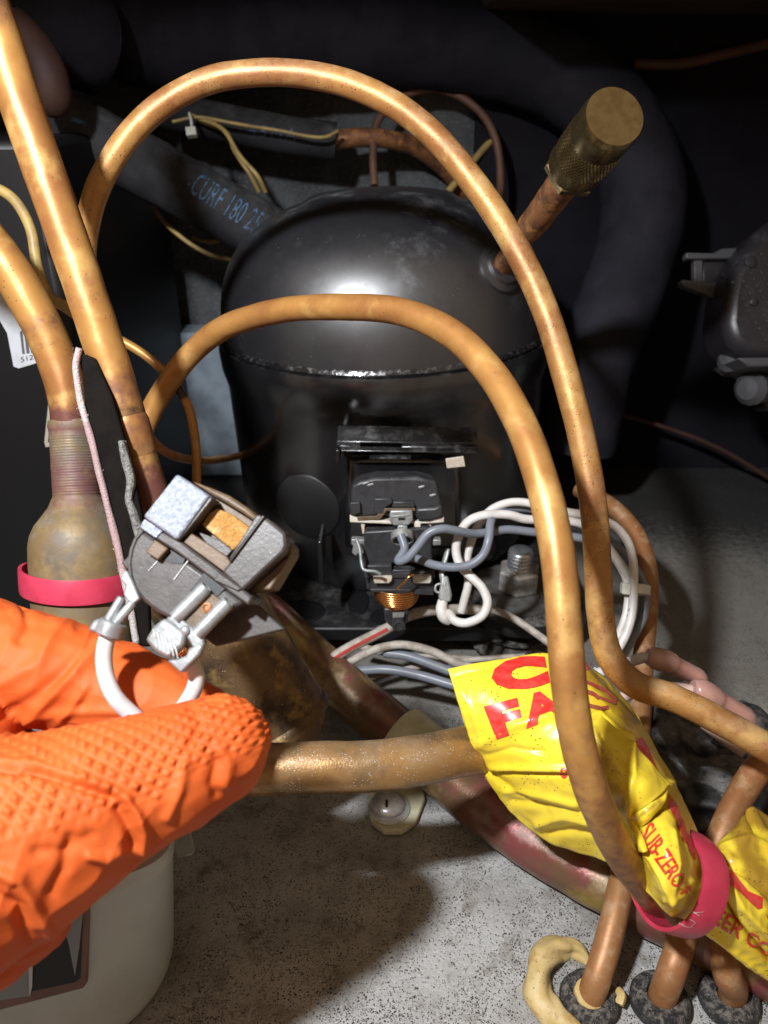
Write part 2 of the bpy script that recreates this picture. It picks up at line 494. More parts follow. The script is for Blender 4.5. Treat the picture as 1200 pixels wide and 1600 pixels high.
def poly_prism(name, P, n, z0, z1, mat, parent=None, bevel=0.0004, smooth=35, scale_back=1.0):
    P = [Vector(p) for p in P]
    c = sum(P, Vector()) / len(P)
    # orient counter clockwise about n
    ar = sum(((P[i] - c).cross(P[(i + 1) % len(P)] - c)).dot(n) for i in range(len(P)))
    if ar < 0:
        P = P[::-1]
    k = len(P)
    back = [c + (p - c) * scale_back + n * z0 for p in P]
    front = [p + n * z1 for p in P]
    v = back + front
    f = [tuple(range(k - 1, -1, -1)), tuple(range(k, 2 * k))]
    for i in range(k):
        j = (i + 1) % k
        f.append((i, j, k + j, k + i))
    o = mesh_obj(name, v, f, mat, parent, smooth)
    if bevel:
        add_bevel(o, bevel)
    return o


def prism(name, pl, poly, z0, z1, mat, parent=None, bevel=0.0004, scale_back=1.0):
    """extruded outline on a plane, z towards the viewer's side (metres)"""
    return poly_prism(name, [pl.hit(*p) for p in poly], pl.n, z0, z1, mat, parent, bevel, 35, scale_back)


def box(name, lo, hi, mat, parent=None, bevel=0.001):
    x0, y0, z0 = lo
    x1, y1, z1 = hi
    P = [Vector((x0, y0, z0)), Vector((x1, y0, z0)), Vector((x1, y1, z0)), Vector((x0, y1, z0))]
    return poly_prism(name, P, Vector((0, 0, 1)), 0, z1 - z0, mat, parent, bevel)


def circle_poly(cx, cy, rx, ry=None, n=24, a0=0, a1=360):
    ry = ry or rx
    full = abs(a1 - a0) >= 359
    m = n if full else n + 1
    return [(cx + rx * math.cos(math.radians(a0 + (a1 - a0) * i / n)), cy + ry * math.sin(math.radians(a0 + (a1 - a0) * i / n))) for i in range(m)]


def bvh_of(objs):
    dg = bpy.context.evaluated_depsgraph_get()
    V, F = [], []
    for o in objs if isinstance(objs, (list, tuple)) else [objs]:
        e = o.evaluated_get(dg)
        me = e.to_mesh()
        off = len(V)
        mw = o.matrix_world
        V += [mw @ v.co for v in me.vertices]
        F += [tuple(off + i for i in p.vertices) for p in me.polygons]
        e.to_mesh_clear()
    return BVHTree.FromPolygons(V, F)


def flat_text(s, bold=0.0, fine=1, spacing=1.0):
    cu = bpy.data.curves.new('lettering', 'FONT')
    cu.body = s
    cu.size = 1.0
    cu.offset = bold
    cu.resolution_u = 3
    cu.space_character = spacing
    o = bpy.data.objects.new('lettering', cu)
    COL.objects.link(o)
    dg = bpy.context.evaluated_depsgraph_get()
    me = bpy.data.meshes.new_from_object(o.evaluated_get(dg))
    bpy.data.objects.remove(o)
    bpy.data.curves.remove(cu)
    bm = bmesh.new()
    bm.from_mesh(me)
    bpy.data.meshes.remove(me)
    bmesh.ops.triangulate(bm, faces=bm.faces)
    for _ in range(fine):
        lim = 0.22
        es = [e for e in bm.edges if e.calc_length() > lim]
        if not es:
            break
        bmesh.ops.subdivide_edges(bm, edges=es, cuts=1)
        bmesh.ops.triangulate(bm, faces=bm.faces)
    bm.verts.ensure_lookup_table()
    V = [(v.co.x, v.co.y) for v in bm.verts]
    F = [tuple(v.index for v in f.verts) for f in bm.faces]
    bm.free()
    xs = [v[0] for v in V]
    ys = [v[1] for v in V]
    x0, y0, w, h = min(xs), min(ys), max(xs) - min(xs), max(ys) - min(ys)
    return [((x - x0) / w, (y - y0) / h) for x, y in V], F


def lay_on(name, V2, F, tree, mat, parent, lift=0.00012):
    """print laid on a surface: rows of photo pixels dropped onto the surface's own geometry"""
    out = []
    ok = []
    for (px, py) in V2:
        r = (FWD + RIGHT * ((px - 600) / FPX) - UP * ((py - 800) / FPX)).normalized()
        loc, nn, i, dist = tree.ray_cast(CAM, r)
        if loc is None:
            out.append(None)
            ok.append(False)
        else:
            if nn.dot(r) > 0:
                nn = -nn
            out.append(loc + nn * lift)
            ok.append(True)
    idx, vv = {}, []
    for i, p in enumerate(out):
        if ok[i]:
            idx[i] = len(vv)
            vv.append(p)
    ff = [tuple(idx[i] for i in f) for f in F if all(ok[i] for i in f)]
    # drop faces that bridge a depth jump
    good = []
    for f in ff:
        a = [vv[i] for i in f]
        if max((a[0] - a[1]).length, (a[1] - a[2]).length, (a[0] - a[2]).length) < 0.02:
            good.append(f)
    if not good:
        return None
    return mesh_obj(name, vv, good, mat, parent, True)


def print_text(name, s, quad, tree, mat, parent, bold=0.0, fine=3, lift=0.00012, spacing=1.0):
    """quad: photo pixels of bottom-left, bottom-right, top-right, top-left of the words"""
    V, F = flat_text(s, bold, fine, spacing)
    (ax, ay), (bx, by), (cx, cy), (dx, dy) = quad
    P = []
    for u, v in V:
        x = ax * (1 - u) * (1 - v) + bx * u * (1 - v) + cx * u * v + dx * (1 - u) * v
        y = ay * (1 - u) * (1 - v) + by * u * (1 - v) + cy * u * v + dy * (1 - u) * v
        P.append((x, y))
    return lay_on(name, P, F, tree, mat, parent, lift)


def print_poly(name, poly, tree, mat, parent, step=8, lift=0.00012):
    bm = bmesh.new()
    f = bm.faces.new([bm.verts.new((x, y, 0)) for x, y in poly])
    bmesh.ops.triangulate(bm, faces=bm.faces)
    for _ in range(5):
        es = [e for e in bm.edges if e.calc_length() > step]
        if not es:
            break
        bmesh.ops.subdivide_edges(bm, edges=es, cuts=1)
        bmesh.ops.triangulate(bm, faces=bm.faces)
    bm.verts.index_update()
    V = [(v.co.x, v.co.y) for v in bm.verts]
    F = [tuple(v.index for v in f.verts) for f in bm.faces]
    bm.free()
    return lay_on(name, V, F, tree, mat, parent, lift)


def lay_line(pts, w):
    """a pixel polyline as a thin ribbon polygon"""
    L, R = [], []
    for i, (x, y) in enumerate(pts):
        a = pts[max(0, i - 1)]
        b = pts[min(len(pts) - 1, i + 1)]
        dx, dy = b[0] - a[0], b[1] - a[1]
        l = math.hypot(dx, dy) or 1
        L.append((x - dy / l * w / 2, y + dx / l * w / 2))
        R.append((x + dy / l * w / 2, y - dx / l * w / 2))
    return L + R[::-1]


def seg_dist(px, py, line):
    best = 1e9
    for (x0, y0), (x1, y1) in zip(line[:-1], line[1:]):
        dx, dy = x1 - x0, y1 - y0
        l2 = dx * dx + dy * dy
        t = np.clip(((px - x0) * dx + (py - y0) * dy) / l2, 0, 1)
        best = np.minimum(best, np.hypot(px - x0 - t * dx, py - y0 - t * dy))
    return best
# ------------------------------------------------------------------ the setting


def sheet(name, x0, x1, y0, y1, nx, ny, mat, zfun):
    v, f = [], []
    for j in range(ny + 1):
        for i in range(nx + 1):
            x = x0 + (x1 - x0) * i / nx
            y = y0 + (y1 - y0) * j / ny
            v.append((x, y, zfun(x, y)))
    for j in range(ny):
        for i in range(nx):
            a = j * (nx + 1) + i
            f.append((a, a + 1, a + nx + 2, a + nx + 1))
    return mesh_obj(name, v, f, mat)


def floor_z(x, y):
    p = Vector((x, y, 0))
    return 0.0009 * noise.noise(p * 30) + 0.0005 * noise.noise(p * 90) + 0.0004 * noise.noise(p * 240)


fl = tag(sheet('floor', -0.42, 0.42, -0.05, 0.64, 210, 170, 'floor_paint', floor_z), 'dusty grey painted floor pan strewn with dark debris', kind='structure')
at_ = fl.data.attributes.new('dirt_shade', 'FLOAT', 'POINT')       # settled dust with the light's fall-off painted in, towards the back
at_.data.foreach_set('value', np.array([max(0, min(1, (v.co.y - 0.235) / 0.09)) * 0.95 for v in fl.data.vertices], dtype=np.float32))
gr_ = fl.data.attributes.new('far_shade', 'FLOAT', 'POINT')      # light fading towards the back wall, painted as darker floor colour
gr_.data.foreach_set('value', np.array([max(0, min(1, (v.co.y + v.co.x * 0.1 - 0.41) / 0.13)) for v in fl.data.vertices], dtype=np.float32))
bw = sheet('back_wall', -0.42, 0.42, -0.01, 0.40, 60, 30, 'felt_grey', lambda x, y: 0)
for v in bw.data.vertices:
    x, y = v.co.x, v.co.y
    v.co = Vector((x, 0.60 + 0.004 * noise.noise(Vector((x * 14, y * 14, 3))), y))
tag(bw, kind='structure')
tag(box('rear_panel', (0.062, 0.585, 0.001), (0.334, 0.5925, 0.384), 'wall_dark', bevel=0), kind='structure')
tag(box('right_wall', (0.335, 0.30, -0.01), (0.36, 0.63, 0.40), 'wall_grey', bevel=0), kind='structure')
tag(box('left_wall', (-0.40, 0.20, -0.01), (-0.38, 0.63, 0.40), 'wall_dark', bevel=0), kind='structure')
tag(box('ceiling', (-0.42, 0.36, 0.385), (0.42, 0.63, 0.40), 'ceiling_brown', bevel=0), kind='structure')

# debris on the floor: fibres and flakes nobody could count


def debris(name, count, mat, smin, smax, label, region, thin=0.25, seed=1, bias=None):
    r = random.Random(seed)
    v, f = [], []
    tries = 0
    while count > 0 and tries < 200000:
        tries += 1
        px = r.uniform(*region[0])
        py = r.uniform(*region[1])
        if bias and r.random() > bias(px, py):
            continue
        c = hitz(px, py, 0)
        c.z = floor_z(c.x, c.y) + 0.0003
        a = r.uniform(0, math.pi)
        l = r.uniform(smin, smax)
        w = l * r.uniform(thin * 0.6, thin * 1.6)
        tx = Vector((math.cos(a), math.sin(a), r.uniform(-0.2, 0.2)))
        ty = Vector((-math.sin(a), math.cos(a), r.uniform(-0.3, 0.3)))
        k = len(v)
        b = ty * (l * r.uniform(-0.25, 0.25))
        hgt = Vector((0, 0, w * 0.7))
        v += [c - tx * l, c + b - ty * w, c + tx * l, c + b + ty * w, c + b + hgt]
        f += [(k, k + 1, k + 4), (k + 1, k + 2, k + 4), (k + 2, k + 3, k + 4), (k + 3, k, k + 4)]
        count -= 1
    o = mesh_obj(name, v, f, mat, smooth=False)
    return tag(o, label, 'debris', kind='stuff')


def clump(px, py):
    q = noise.noise(Vector((px * 0.011, py * 0.011, 4.0)))
    return max(0.12, min(1, 0.5 + q * 0.9)) * (1.0 if py > 1180 else 0.5)


debris('dark_debris', 20000, 'debris_dark', 0.0001, 0.00045, 'short dark fibres and grit scattered over the grey floor', ((230, 1200), (1120, 1610)), 0.35, 1, clump)
debris('pale_debris', 1800, 'debris_pale', 0.00012, 0.0004, 'tiny pale flakes scattered over the grey floor', ((230, 1200), (1120, 1610)), 0.6, 2, clump)

# black control box on the left with its stickers
t = thing('control_box', 'black box behind the copper pipes with white barcode sticker', 'box', (-0.25, 0.36, 0))
bxf = box('case', (-0.378, 0.368, 0.0015), (-0.150, 0.575, 0.255), 'black_box', t, 0.004)
pl = Plane(40, 500, 0.36)
pl.n = Vector((0, -1, 0)); pl.o = Vector((-0.2, 0.368, 0.1))
lab = prism('sticker', pl, [(-40, 432), (58, 424), (80, 552), (60, 566), (30, 575), (22, 572), (12, 520)], 0.0002, 0.0006, 'label_white', t, 0)
tr = bvh_of(lab)
x = 31.0
for i, (w, gap) in enumerate([(4, 2.5), (5, 2), (4.5, 3), (2.5, 2), (5, 2.5), (3, 2), (4, 2), (2, 2), (5, 2)]):
    yb = 553 - (x - 31) * 0.13
    q = print_poly('barcode_bar', [(x, yb - 35), (x + w, yb - 36), (x + w + 4, yb), (x + 4, yb)], tr, 'ink_grey', lab)
    x += w + gap
print_text('lettering', '51270', ((33, 566), (66, 558), (65, 551), (32, 558)), tr, 'ink_black', lab, 0.0)
for ln in ([(0, 436), (5, 444), (9, 438)], [(5, 446), (6, 452)], [(10, 446), (14, 452)], [(2, 437), (9, 446)], [(34, 490), (42, 488), (45, 498), (37, 500), (34, 490)], [(36, 500), (42, 508)], [(45, 500), (46, 508)]):
    print_poly('handwriting', lay_line(ln if len(ln) > 1 else ln, 3), tr, 'ink_black', lab)
prism('small_sticker', pl, [(76, 632), (90, 622), (120, 622), (120, 690), (72, 698), (70, 690)], 0.0002, 0.0006, 'label_cream', t, 0)
prism('small_sticker_panel', pl, [(80, 640), (92, 630), (120, 630), (120, 682), (76, 690)], 0.0006, 0.0009, 'black_box', t, 0)
prism('sticker_logo', pl, [(84, 642), (98, 636), (98, 654), (86, 656)], 0.0009, 0.0011, 'ink_blue', t, 0)

# pale panel at the foot of the back wall
pp = box('pale_panel', (-0.162, 0.566, 0.001), (-0.03, 0.594, 0.118), 'panel_pale', None, 0.003)
tag(pp, 'pale blue grey panel low on the wall behind the compressor', 'panel')

# brown board under the top
bb = box('brown_board', (0.06, 0.44, 0.318), (0.38, 0.598, 0.334), 'ceiling_brown', None, 0.003)
tag(bb, 'dark brown board along the top right corner', 'board')

# ------------------------------------------------------------------ insulated hoses and thin lines behind
o = tube_px('insulated_hose', [(150, 20, 0.46), (230, 62, 0.46), (400, 62, 0.47), (560, 62, 0.48), (720, 75, 0.49), (860, 110, 0.49), (960, 190, 0.49), (1005, 300, 0.49), (985, 420, 0.50), (930, 560, 0.51), (900, 700, 0.53)],
            0.0262, 'foam_hose_dark', sides=28, per=8, lump=0.05)
tag(o, 'thick dark insulated hose arching across the top and down the right', 'hose')
o = tube_px('insulated_hose', [(-60, 20, 0.42), (30, 30, 0.42), (110, 55, 0.42), (150, 70, 0.43)], 0.026, 'foam_hose_dark', sides=24, per=8, lump=0.06)
tag(o, 'stubby dark insulated hose end in the top left corner', 'hose')
o = tube_px('copper_elbow', [(18, 40, 0.36), (48, 70, 0.36), (72, 110, 0.36), (82, 150, 0.365), (84, 164, 0.37, 0.8)], 0.009, 'elbow_brown', sides=18, per=6)
tag(o, 'dark brown rounded pipe end behind the upper left copper pipe', 'pipe')
hose_print = tube_px('insulated_hose', [(60, 175, 0.40), (140, 215, 0.41), (230, 262, 0.425), (330, 318, 0.44), (420, 368, 0.455), (520, 430, 0.48)], 0.0165, 'foam_hose', sides=28, per=8, lump=0.03)
tag(hose_print, 'dark insulated hose with blue printed letters running behind the compressor', 'hose')
tr = bvh_of(hose_print)
print_text('lettering', '-CURF 180 25', ((288, 296), (396, 366), (415, 334), (306, 266)), tr, 'ink_blue', hose_print, -0.004, 3, 0.0002, 1.08)
print_poly('print_streak', lay_line([(66, 170), (84, 176), (96, 184)], 7), tr, 'ink_blue', hose_print, 5, 0.0002)
print_poly('print_streak', lay_line([(112, 186), (134, 194)], 6), tr, 'ink_blue', hose_print, 5, 0.0002)
h2 = tube_px('insulated_hose', [(250, 170, 0.49), (340, 190, 0.49), (430, 208, 0.495), (524, 222, 0.50)], 0.0115, 'foam_hose', sides=22, per=8, lump=0.03)
tag(h2, 'slim insulated hose with faint print ending in a copper stub', 'hose')
tr = bvh_of(h2)
print_text('lettering', '45MA', ((388, 212), (462, 220), (464, 202), (390, 194)), tr, 'ink_blue', h2, -0.004, 3, 0.0002, 1.3)
o = tube_px('copper_stub', [(518, 220, 0.498), (560, 215, 0.50), (610, 218, 0.505), (660, 236, 0.52), (710, 280, 0.54), (730, 330, 0.56)], 0.0058, 'copper_rust', sides=16, per=8)
tag(o, 'rusty copper stub leading out of the slim insulated hose', 'pipe')
o = tube_px('copper_line', [(585, 290, 0.50), (583, 240, 0.50), (590, 190, 0.50), (630, 150, 0.50), (690, 140, 0.50), (745, 170, 0.50), (775, 220, 0.50), (782, 290, 0.51), (775, 330, 0.53)], 0.0026, 'line_brown', sides=12, per=8)
tag(o, 'thin rusty copper loop standing behind the compressor dome', 'pipe')
o = tube_px('copper_line', [(700, 300, 0.53), (745, 245, 0.53), (790, 195, 0.53), (838, 150, 0.53)], 0.0024, 'wire_yellow', sides=12, per=6)
tag(o, 'thin straight copper line slanting behind the tall copper arch', 'pipe')
o = tube_px('copper_line', [(990, 100, 0.50), (1060, 100, 0.50), (1130, 85, 0.50), (1210, 66, 0.50)], 0.0034, 'line_brown', sides=12, per=6)
tag(o, 'thin brown line in the dark along the top right corner', 'pipe')
o = tube_px('copper_line', [(940, 640, 0.60), (1030, 665, 0.60), (1100, 690, 0.60), (1150, 715, 0.60), (1215, 755, 0.60)], 0.0020, 'elbow_brown', sides=10, per=6)
tag(o, 'thin brown line along the foot of the dim right wall', 'pipe')
# thin wires
W = [
    ('thin amber wire crossing in front of the slim hose', [(270, 190, 0.47), (310, 182, 0.47), (360, 192, 0.47), (430, 204, 0.475), (500, 214, 0.478), (528, 204, 0.48)], 0.0011, 'wire_yellow'),
    ('thin amber wire curling down behind the printed hose', [(300, 180, 0.472), (345, 200, 0.47), (372, 240, 0.47), (400, 272, 0.47), (415, 300, 0.48)], 0.0014, 'wire_yellow'),
    ('second amber wire curling down behind the printed hose', [(310, 186, 0.474), (352, 206, 0.474), (366, 236, 0.474), (388, 268, 0.474), (405, 300, 0.484)], 0.0014, 'wire_yellow'),
    ('thin amber wire looping below the printed hose', [(238, 316, 0.47), (258, 348, 0.47), (296, 380, 0.47), (340, 402, 0.475), (372, 405, 0.48), (400, 395, 0.49)], 0.0014, 'wire_yellow'),
    ('short amber wire arc under the printed hose', [(300, 372, 0.48), (330, 378, 0.48), (360, 368, 0.48), (385, 352, 0.485)], 0.0013, 'wire_yellow'),
    ('amber thin tube curving down between the two left copper pipes', [(-20, 285, 0.30), (20, 310, 0.30), (48, 360, 0.30), (60, 420, 0.30), (78, 462, 0.30), (104, 482, 0.295), (130, 500, 0.30), (180, 522, 0.32)], 0.0021, 'wire_yellow'),
]
for lb, pts, r, m in W:
    o = tube_px('thin_wire', pts, r, m, sides=10, per=8, kink=0.0006)
    tag(o, lb, 'wire')
o = tube_px('cable_tie', [(296, 178, 0.465), (299, 190, 0.463), (300, 204, 0.463)], 0.0016, 'nylon', sides=8, per=5, flat=0.6)
tag(o, 'small white cable tie on the amber wires above the printed hose', 'cable tie')
hd = poly_prism('tie_head', [pix(290, 200, 0.462), pix(306, 199, 0.462), pix(308, 212, 0.462), pix(292, 214, 0.462)], -FWD, -0.003, 0.002, 'nylon', o, 0.0006)

# ------------------------------------------------------------------ dim water valve at the right edge
t = thing('inlet_valve', 'dark round valve with raised markings at the right edge', 'valve', pix(1210, 560, 0.43))
c = pix(1222, 448, 0.43)
prism('valve_body', Plane(1190, 460, 0.41), [(1136, 462), (1133, 505), (1142, 536), (1166, 556), (1200, 562), (1290, 560), (1290, 330), (1215, 335), (1185, 358), (1160, 392), (1143, 428)], -0.035, 0.0, 'valve_dark', t, 0.006)
prism('valve_rib', Plane(1190, 460, 0.41), [(1150, 560), (1290, 558), (1290, 572), (1168, 574)], -0.03, 0.002, 'valve_grey', t, 0.001)
pl = Plane(1110, 430, 0.43)
prism('bracket_tab', pl, [(1072, 394), (1115, 395), (1128, 388), (1160, 386), (1160, 404), (1072, 404)], -0.006, 0.0, 'valve_grey', t, 0.0008)
prism('bracket_tab', pl, [(1065, 436), (1100, 440), (1160, 440), (1160, 480), (1130, 474), (1105, 460), (1066, 446)], -0.006, 0.0, 'valve_grey', t, 0.0008)
prism('bracket_web', pl, [(1088, 402), (1102, 402), (1102, 440), (1088, 440)], -0.008, -0.003, 'valve_grey', t, 0.0006)
prism('bracket_web', pl, [(1104, 404), (1170, 404), (1170, 440), (1104, 440)], -0.012, -0.005, 'valve_dark', t, 0.0006)
body_tree = bvh_of([x for x in t.children if x.name.startswith('valve_body')])
rm_ = random.Random(3)
for r_ in range(6):
    for k in range(11):
        if rm_.random() < 0.2:
            continue
        x0 = 1144 + r_ * 11 + k * 5.0
        y0 = 440 + k * 9 - r_ * 11
        sz = rm_.uniform(2.5, 5)
        an = rm_.uniform(0.6, 1.3)
        print_poly('raised_mark', lay_line([(x0, y0), (x0 + math.cos(an) * sz, y0 + math.sin(an) * sz)], rm_.uniform(2.0, 4.5)), body_tree, 'valve_mark', t, 4, 0.0006)
for (cx, cy, rr) in ((1172, 410, 9), (1130, 430, 6), (1177, 472, 6)):
    q = body_tree.ray_cast(CAM, (pix(cx, cy, 1) - CAM).normalized())
    if q[0] is not None:
        lathe('raised_boss', [(rr * 0.00035, 0), (rr * 0.00035, 0.0012), (rr * 0.00022, 0.0016)], q[0], q[1], 'valve_dark', t, 14)
lathe('spigot', [(0.0, 0.0), (0.005, 0.0008), (0.008, 0.004), (0.0075, 0.010), (0.0075, 0.03)], pix(1136, 556, 0.425), RIGHT + UP * -0.3 + FWD * 0.8, 'valve_grey', t, 12, smooth=30)
lathe('spigot', [(0.0, 0.0), (0.006, 0.0008), (0.0095, 0.005), (0.009, 0.012), (0.009, 0.03)], pix(1166, 608, 0.425), RIGHT + UP * 0.2 + FWD * 0.8, 'valve_grey', t, 12, smooth=30)
prism('solenoid_neck', Plane(1190, 590, 0.44), [(1172, 548), (1240, 545), (1240, 640), (1190, 640), (1182, 600)], -0.01, 0.004, 'valve_dark', t, 0.002)
BOWL = Vector((0.2715, 0.430, 0.0005))
o = lathe('water_filter_bowl', [(0.020, 0.0), (0.022, 0.02), (0.026, 0.10), (0.026, 0.115), (0.012, 0.122), (0.012, 0.13)], BOWL, (0, 0, 1), 'valve_white', None, 32)
tag(o, 'pale plastic bowl cut by the right edge below the dark valve', 'bowl')
# ------------------------------------------------------------------ compressor
CX, CY = 0.0045, 0.446
RX, RY = 0.0935, 0.0900
Z_SEAM, Z_TOP, Z_BASE = 0.152, 0.226, 0.024
AX = Vector((-0.028, 0.0, 1)).normalized()          # leans a little to the right at the top? seam dips right
cz = Vector((CX, CY, 0))
comp = thing('compressor', 'glossy black domed refrigeration compressor on its base plate', 'compressor', (CX, CY, Z_BASE))


def shell(name, prof, mat, rfun=None, sides=96):
    return lathe(name, prof, cz, AX, mat, comp, sides, ref=(1, 0, 0), smooth=30, sx=RX, sy=RY, rfun=rfun)


H = Z_TOP - Z_SEAM
dome = []
for i in range(29):
    a = i / 28 * math.pi / 2
    n = 2.55
    r = max(0.0, math.cos(a)) ** (2 / n)
    h = math.sin(a) ** (2 / n)
    r = r * 0.985
    z = Z_SEAM + 0.004 + h * (H - 0.004)
    if r < 0.46:                       # shallow raised crown
        z += 0.0022 * min(1, (0.46 - r) / 0.05)
    dome.append((max(r, 0.0), z))
shell('dome_shell', [(0.985, Z_SEAM - 0.002)] + dome, 'black_enamel')
shell('lower_shell', [(0.88, Z_BASE), (0.955, Z_BASE + 0.012), (0.972, Z_BASE + 0.03), (0.984, Z_SEAM - 0.034), (0.986, Z_SEAM - 0.024), (0.998, Z_SEAM - 0.019), (1.012, Z_SEAM - 0.014), (1.018, Z_SEAM - 0.006), (1.018, Z_SEAM - 0.002), (1.010, Z_SEAM + 0.0006), (0.985, Z_SEAM + 0.0008)], 'black_enamel_smooth')


def bead(a, h):
    return 1 + 0.004 * noise.noise(Vector((math.cos(a) * 24, math.sin(a) * 24, h * 500))) + 0.0012 * math.sin(a * 150)


shell('weld_seam', [(0.975, Z_SEAM - 0.001), (0.992, Z_SEAM + 0.0005), (0.999, Z_SEAM + 0.0022), (0.990, Z_SEAM + 0.004), (0.972, Z_SEAM + 0.0052)], 'black_gloss', bead, 240)

# base plate with rounded corners and holes seen as dark openings
def plate_poly(x0, x1, y0, y1, r, z):
    P = []
    for (cx, cy, a0) in ((x1 - r, y0 + r, -90), (x1 - r, y1 - r, 0), (x0 + r, y1 - r, 90), (x0 + r, y0 + r, 180)):
        for i in range(7):
            a = math.radians(a0 + 90 * i / 6)
            P.append(Vector((cx + r * math.cos(a), cy + r * math.sin(a), z)))
    return P


bp = poly_prism('base_plate', plate_poly(-0.088, 0.112, 0.334, 0.545, 0.022, 0.020), Vector((0, 0, 1)), -0.006, 0.0025, 'base_plate_black', comp, 0.001)
# openings in the base plate
for (px, py, rr, e) in ((470, 955, 0.0135, 0.8), (612, 965, 0.012, 0.8), (560, 940, 0.006, 2.2)):
    h = hitz(px, py, 0.0228)
    lathe('plate_opening', [(rr, 0.0), (rr * 0.92, 0.0004), (rr * 0.9, -0.004), (0, -0.004)], h, (0, 0, 1), 'black_box', comp, 24, sx=1, sy=e, smooth=40)
# foot of the shell
lathe('foot_pad', [(0.012, 0), (0.013, 0.003), (0.013, 0.016), (0.010, 0.0185)], Vector((-0.066, 0.36, 0.0)), (0, 0, 1), 'rubber_black', comp, 20)
lathe('foot_pad', [(0.012, 0), (0.013, 0.003), (0.013, 0.016), (0.010, 0.0185)], Vector((-0.066, 0.52, 0.0)), (0, 0, 1), 'rubber_black', comp, 20)
lathe('foot_pad', [(0.012, 0), (0.013, 0.003), (0.013, 0.016), (0.010, 0.0185)], Vector((0.09, 0.52, 0.0)), (0, 0, 1), 'rubber_black', comp, 20)

# round cover pressed in the shell at the left, terminal fence
front_tree = bvh_of([x for x in comp.children if x.name.startswith(('lower_shell', 'dome_shell'))])


def on_shell(px, py):
    loc, nn, i, dd = front_tree.ray_cast(CAM, (pix(px, py, 1) - CAM).normalized())
    return loc, nn


loc, nn = on_shell(482, 790)
lathe('round_cover', [(0.0185, -0.004), (0.0185, 0.0012), (0.0175, 0.002), (0.0, 0.0022)], loc, Vector((-0.35, -1, 0.02)), 'black_plastic', comp, 40)
plF = Plane(630, 760, 0.372, (0, -1, 0.06))
prism('terminal_plate', plF, [(540, 730), (722, 730), (726, 880), (536, 880)], -0.02, -0.014, 'black_enamel_smooth', comp, 0.003)
prism('fence_wall', plF, [(525, 700), (531, 700), (531, 722), (525, 722)], -0.02, 0.003, 'black_enamel_smooth', comp, 0.0004)
prism('fence_wall', plF, [(497, 845), (503, 845), (506, 912), (498, 912)], -0.02, 0.001, 'black_enamel_smooth', comp, 0.0004)
# top lip with a slot: front strip, back strip and two bridges
lipn = Vector((0, -0.42, 1)).normalized()
L0 = pix(525, 704, 0.366); L1 = pix(748, 707, 0.366)
ex = (L1 - L0).normalized(); wl = (L1 - L0).length
ey = lipn.cross(ex)


def lip(name, a0, a1, b0, b1, th=0.0012):
    P = [L0 + ex * (wl * a) + ey * b for a, b in ((a0, b0), (a1, b0), (a1, b1), (a0, b1))]
    return poly_prism(name, P, lipn, -th, 0, 'black_enamel_smooth', comp, 0.0003)


lip('fence_lip', 0, 1, 0.0, 0.003)
lip('fence_lip', 0, 0.17, 0.003, 0.006)
lip('fence_lip', 0.46, 1, 0.003, 0.006)
lip('fence_lip', 0, 1, 0.006, 0.017)
prism('ground_tab', plF, [(696, 716), (724, 712), (727, 728), (698, 731)], 0.0, 0.001, 'relay_white', comp, 0.0003)
# stub collar
loc, nn = on_shell(781, 420)
lathe('stub_collar', [(0.0125, -0.003), (0.0122, 0.0006), (0.0095, 0.0018), (0.0088, 0.0035), (0.0075, 0.0040)], loc, nn, 'black_enamel', comp, 32)
STUB = loc.copy()

# ------------------------------------------------------------------ access valve on its process tube
t = thing('access_valve', 'brass knurled cap on a rusty stub rising from the compressor dome', 'valve', STUB)
p_end = pix(893, 268, 0.300)
axis = (p_end - STUB).normalized()
cap_top = pix(962, 180, 0.262)
tb = tube_px('stub_tube', [tuple(STUB - axis * 0.004) + (0.86,), tuple(STUB.lerp(p_end, 0.3)) + (0.86,), tuple(STUB.lerp(p_end, 0.42)) + (0.9,), tuple(STUB.lerp(p_end, 0.5)) + (1.05,), tuple(STUB.lerp(p_end, 0.8)) + (1.1,), tuple(p_end) + (1.15,), tuple(p_end + axis * 0.006) + (1.2,)], 0.0058, 'copper_rust', t, world=True, sides=24, per=6, lump=0.06)
ax2 = (cap_top - p_end).normalized()
R_ = 0.0109
lathe('hex_nut', [(R_ * 0.80, -0.001), (R_ * 1.06, 0.001), (R_ * 1.06, 0.0035), (R_ * 0.9, 0.005)], p_end, ax2, 'brass', t, 6, smooth=20)
Lc = (cap_top - p_end).length
lathe('cap_body', [(R_ * 0.9, 0.003), (R_, 0.0045), (R_, Lc * 0.28), (R_ * 0.985, Lc * 0.30), (R_ * 0.985, Lc * 0.66), (R_, Lc * 0.68), (R_, Lc * 0.9), (R_ * 0.97, Lc * 0.96), (R_ * 0.94, Lc * 0.985), (R_ * 0.6, Lc * 0.99), (0.0, Lc * 0.985)], p_end, ax2, 'brass', t, 64, smooth=25)
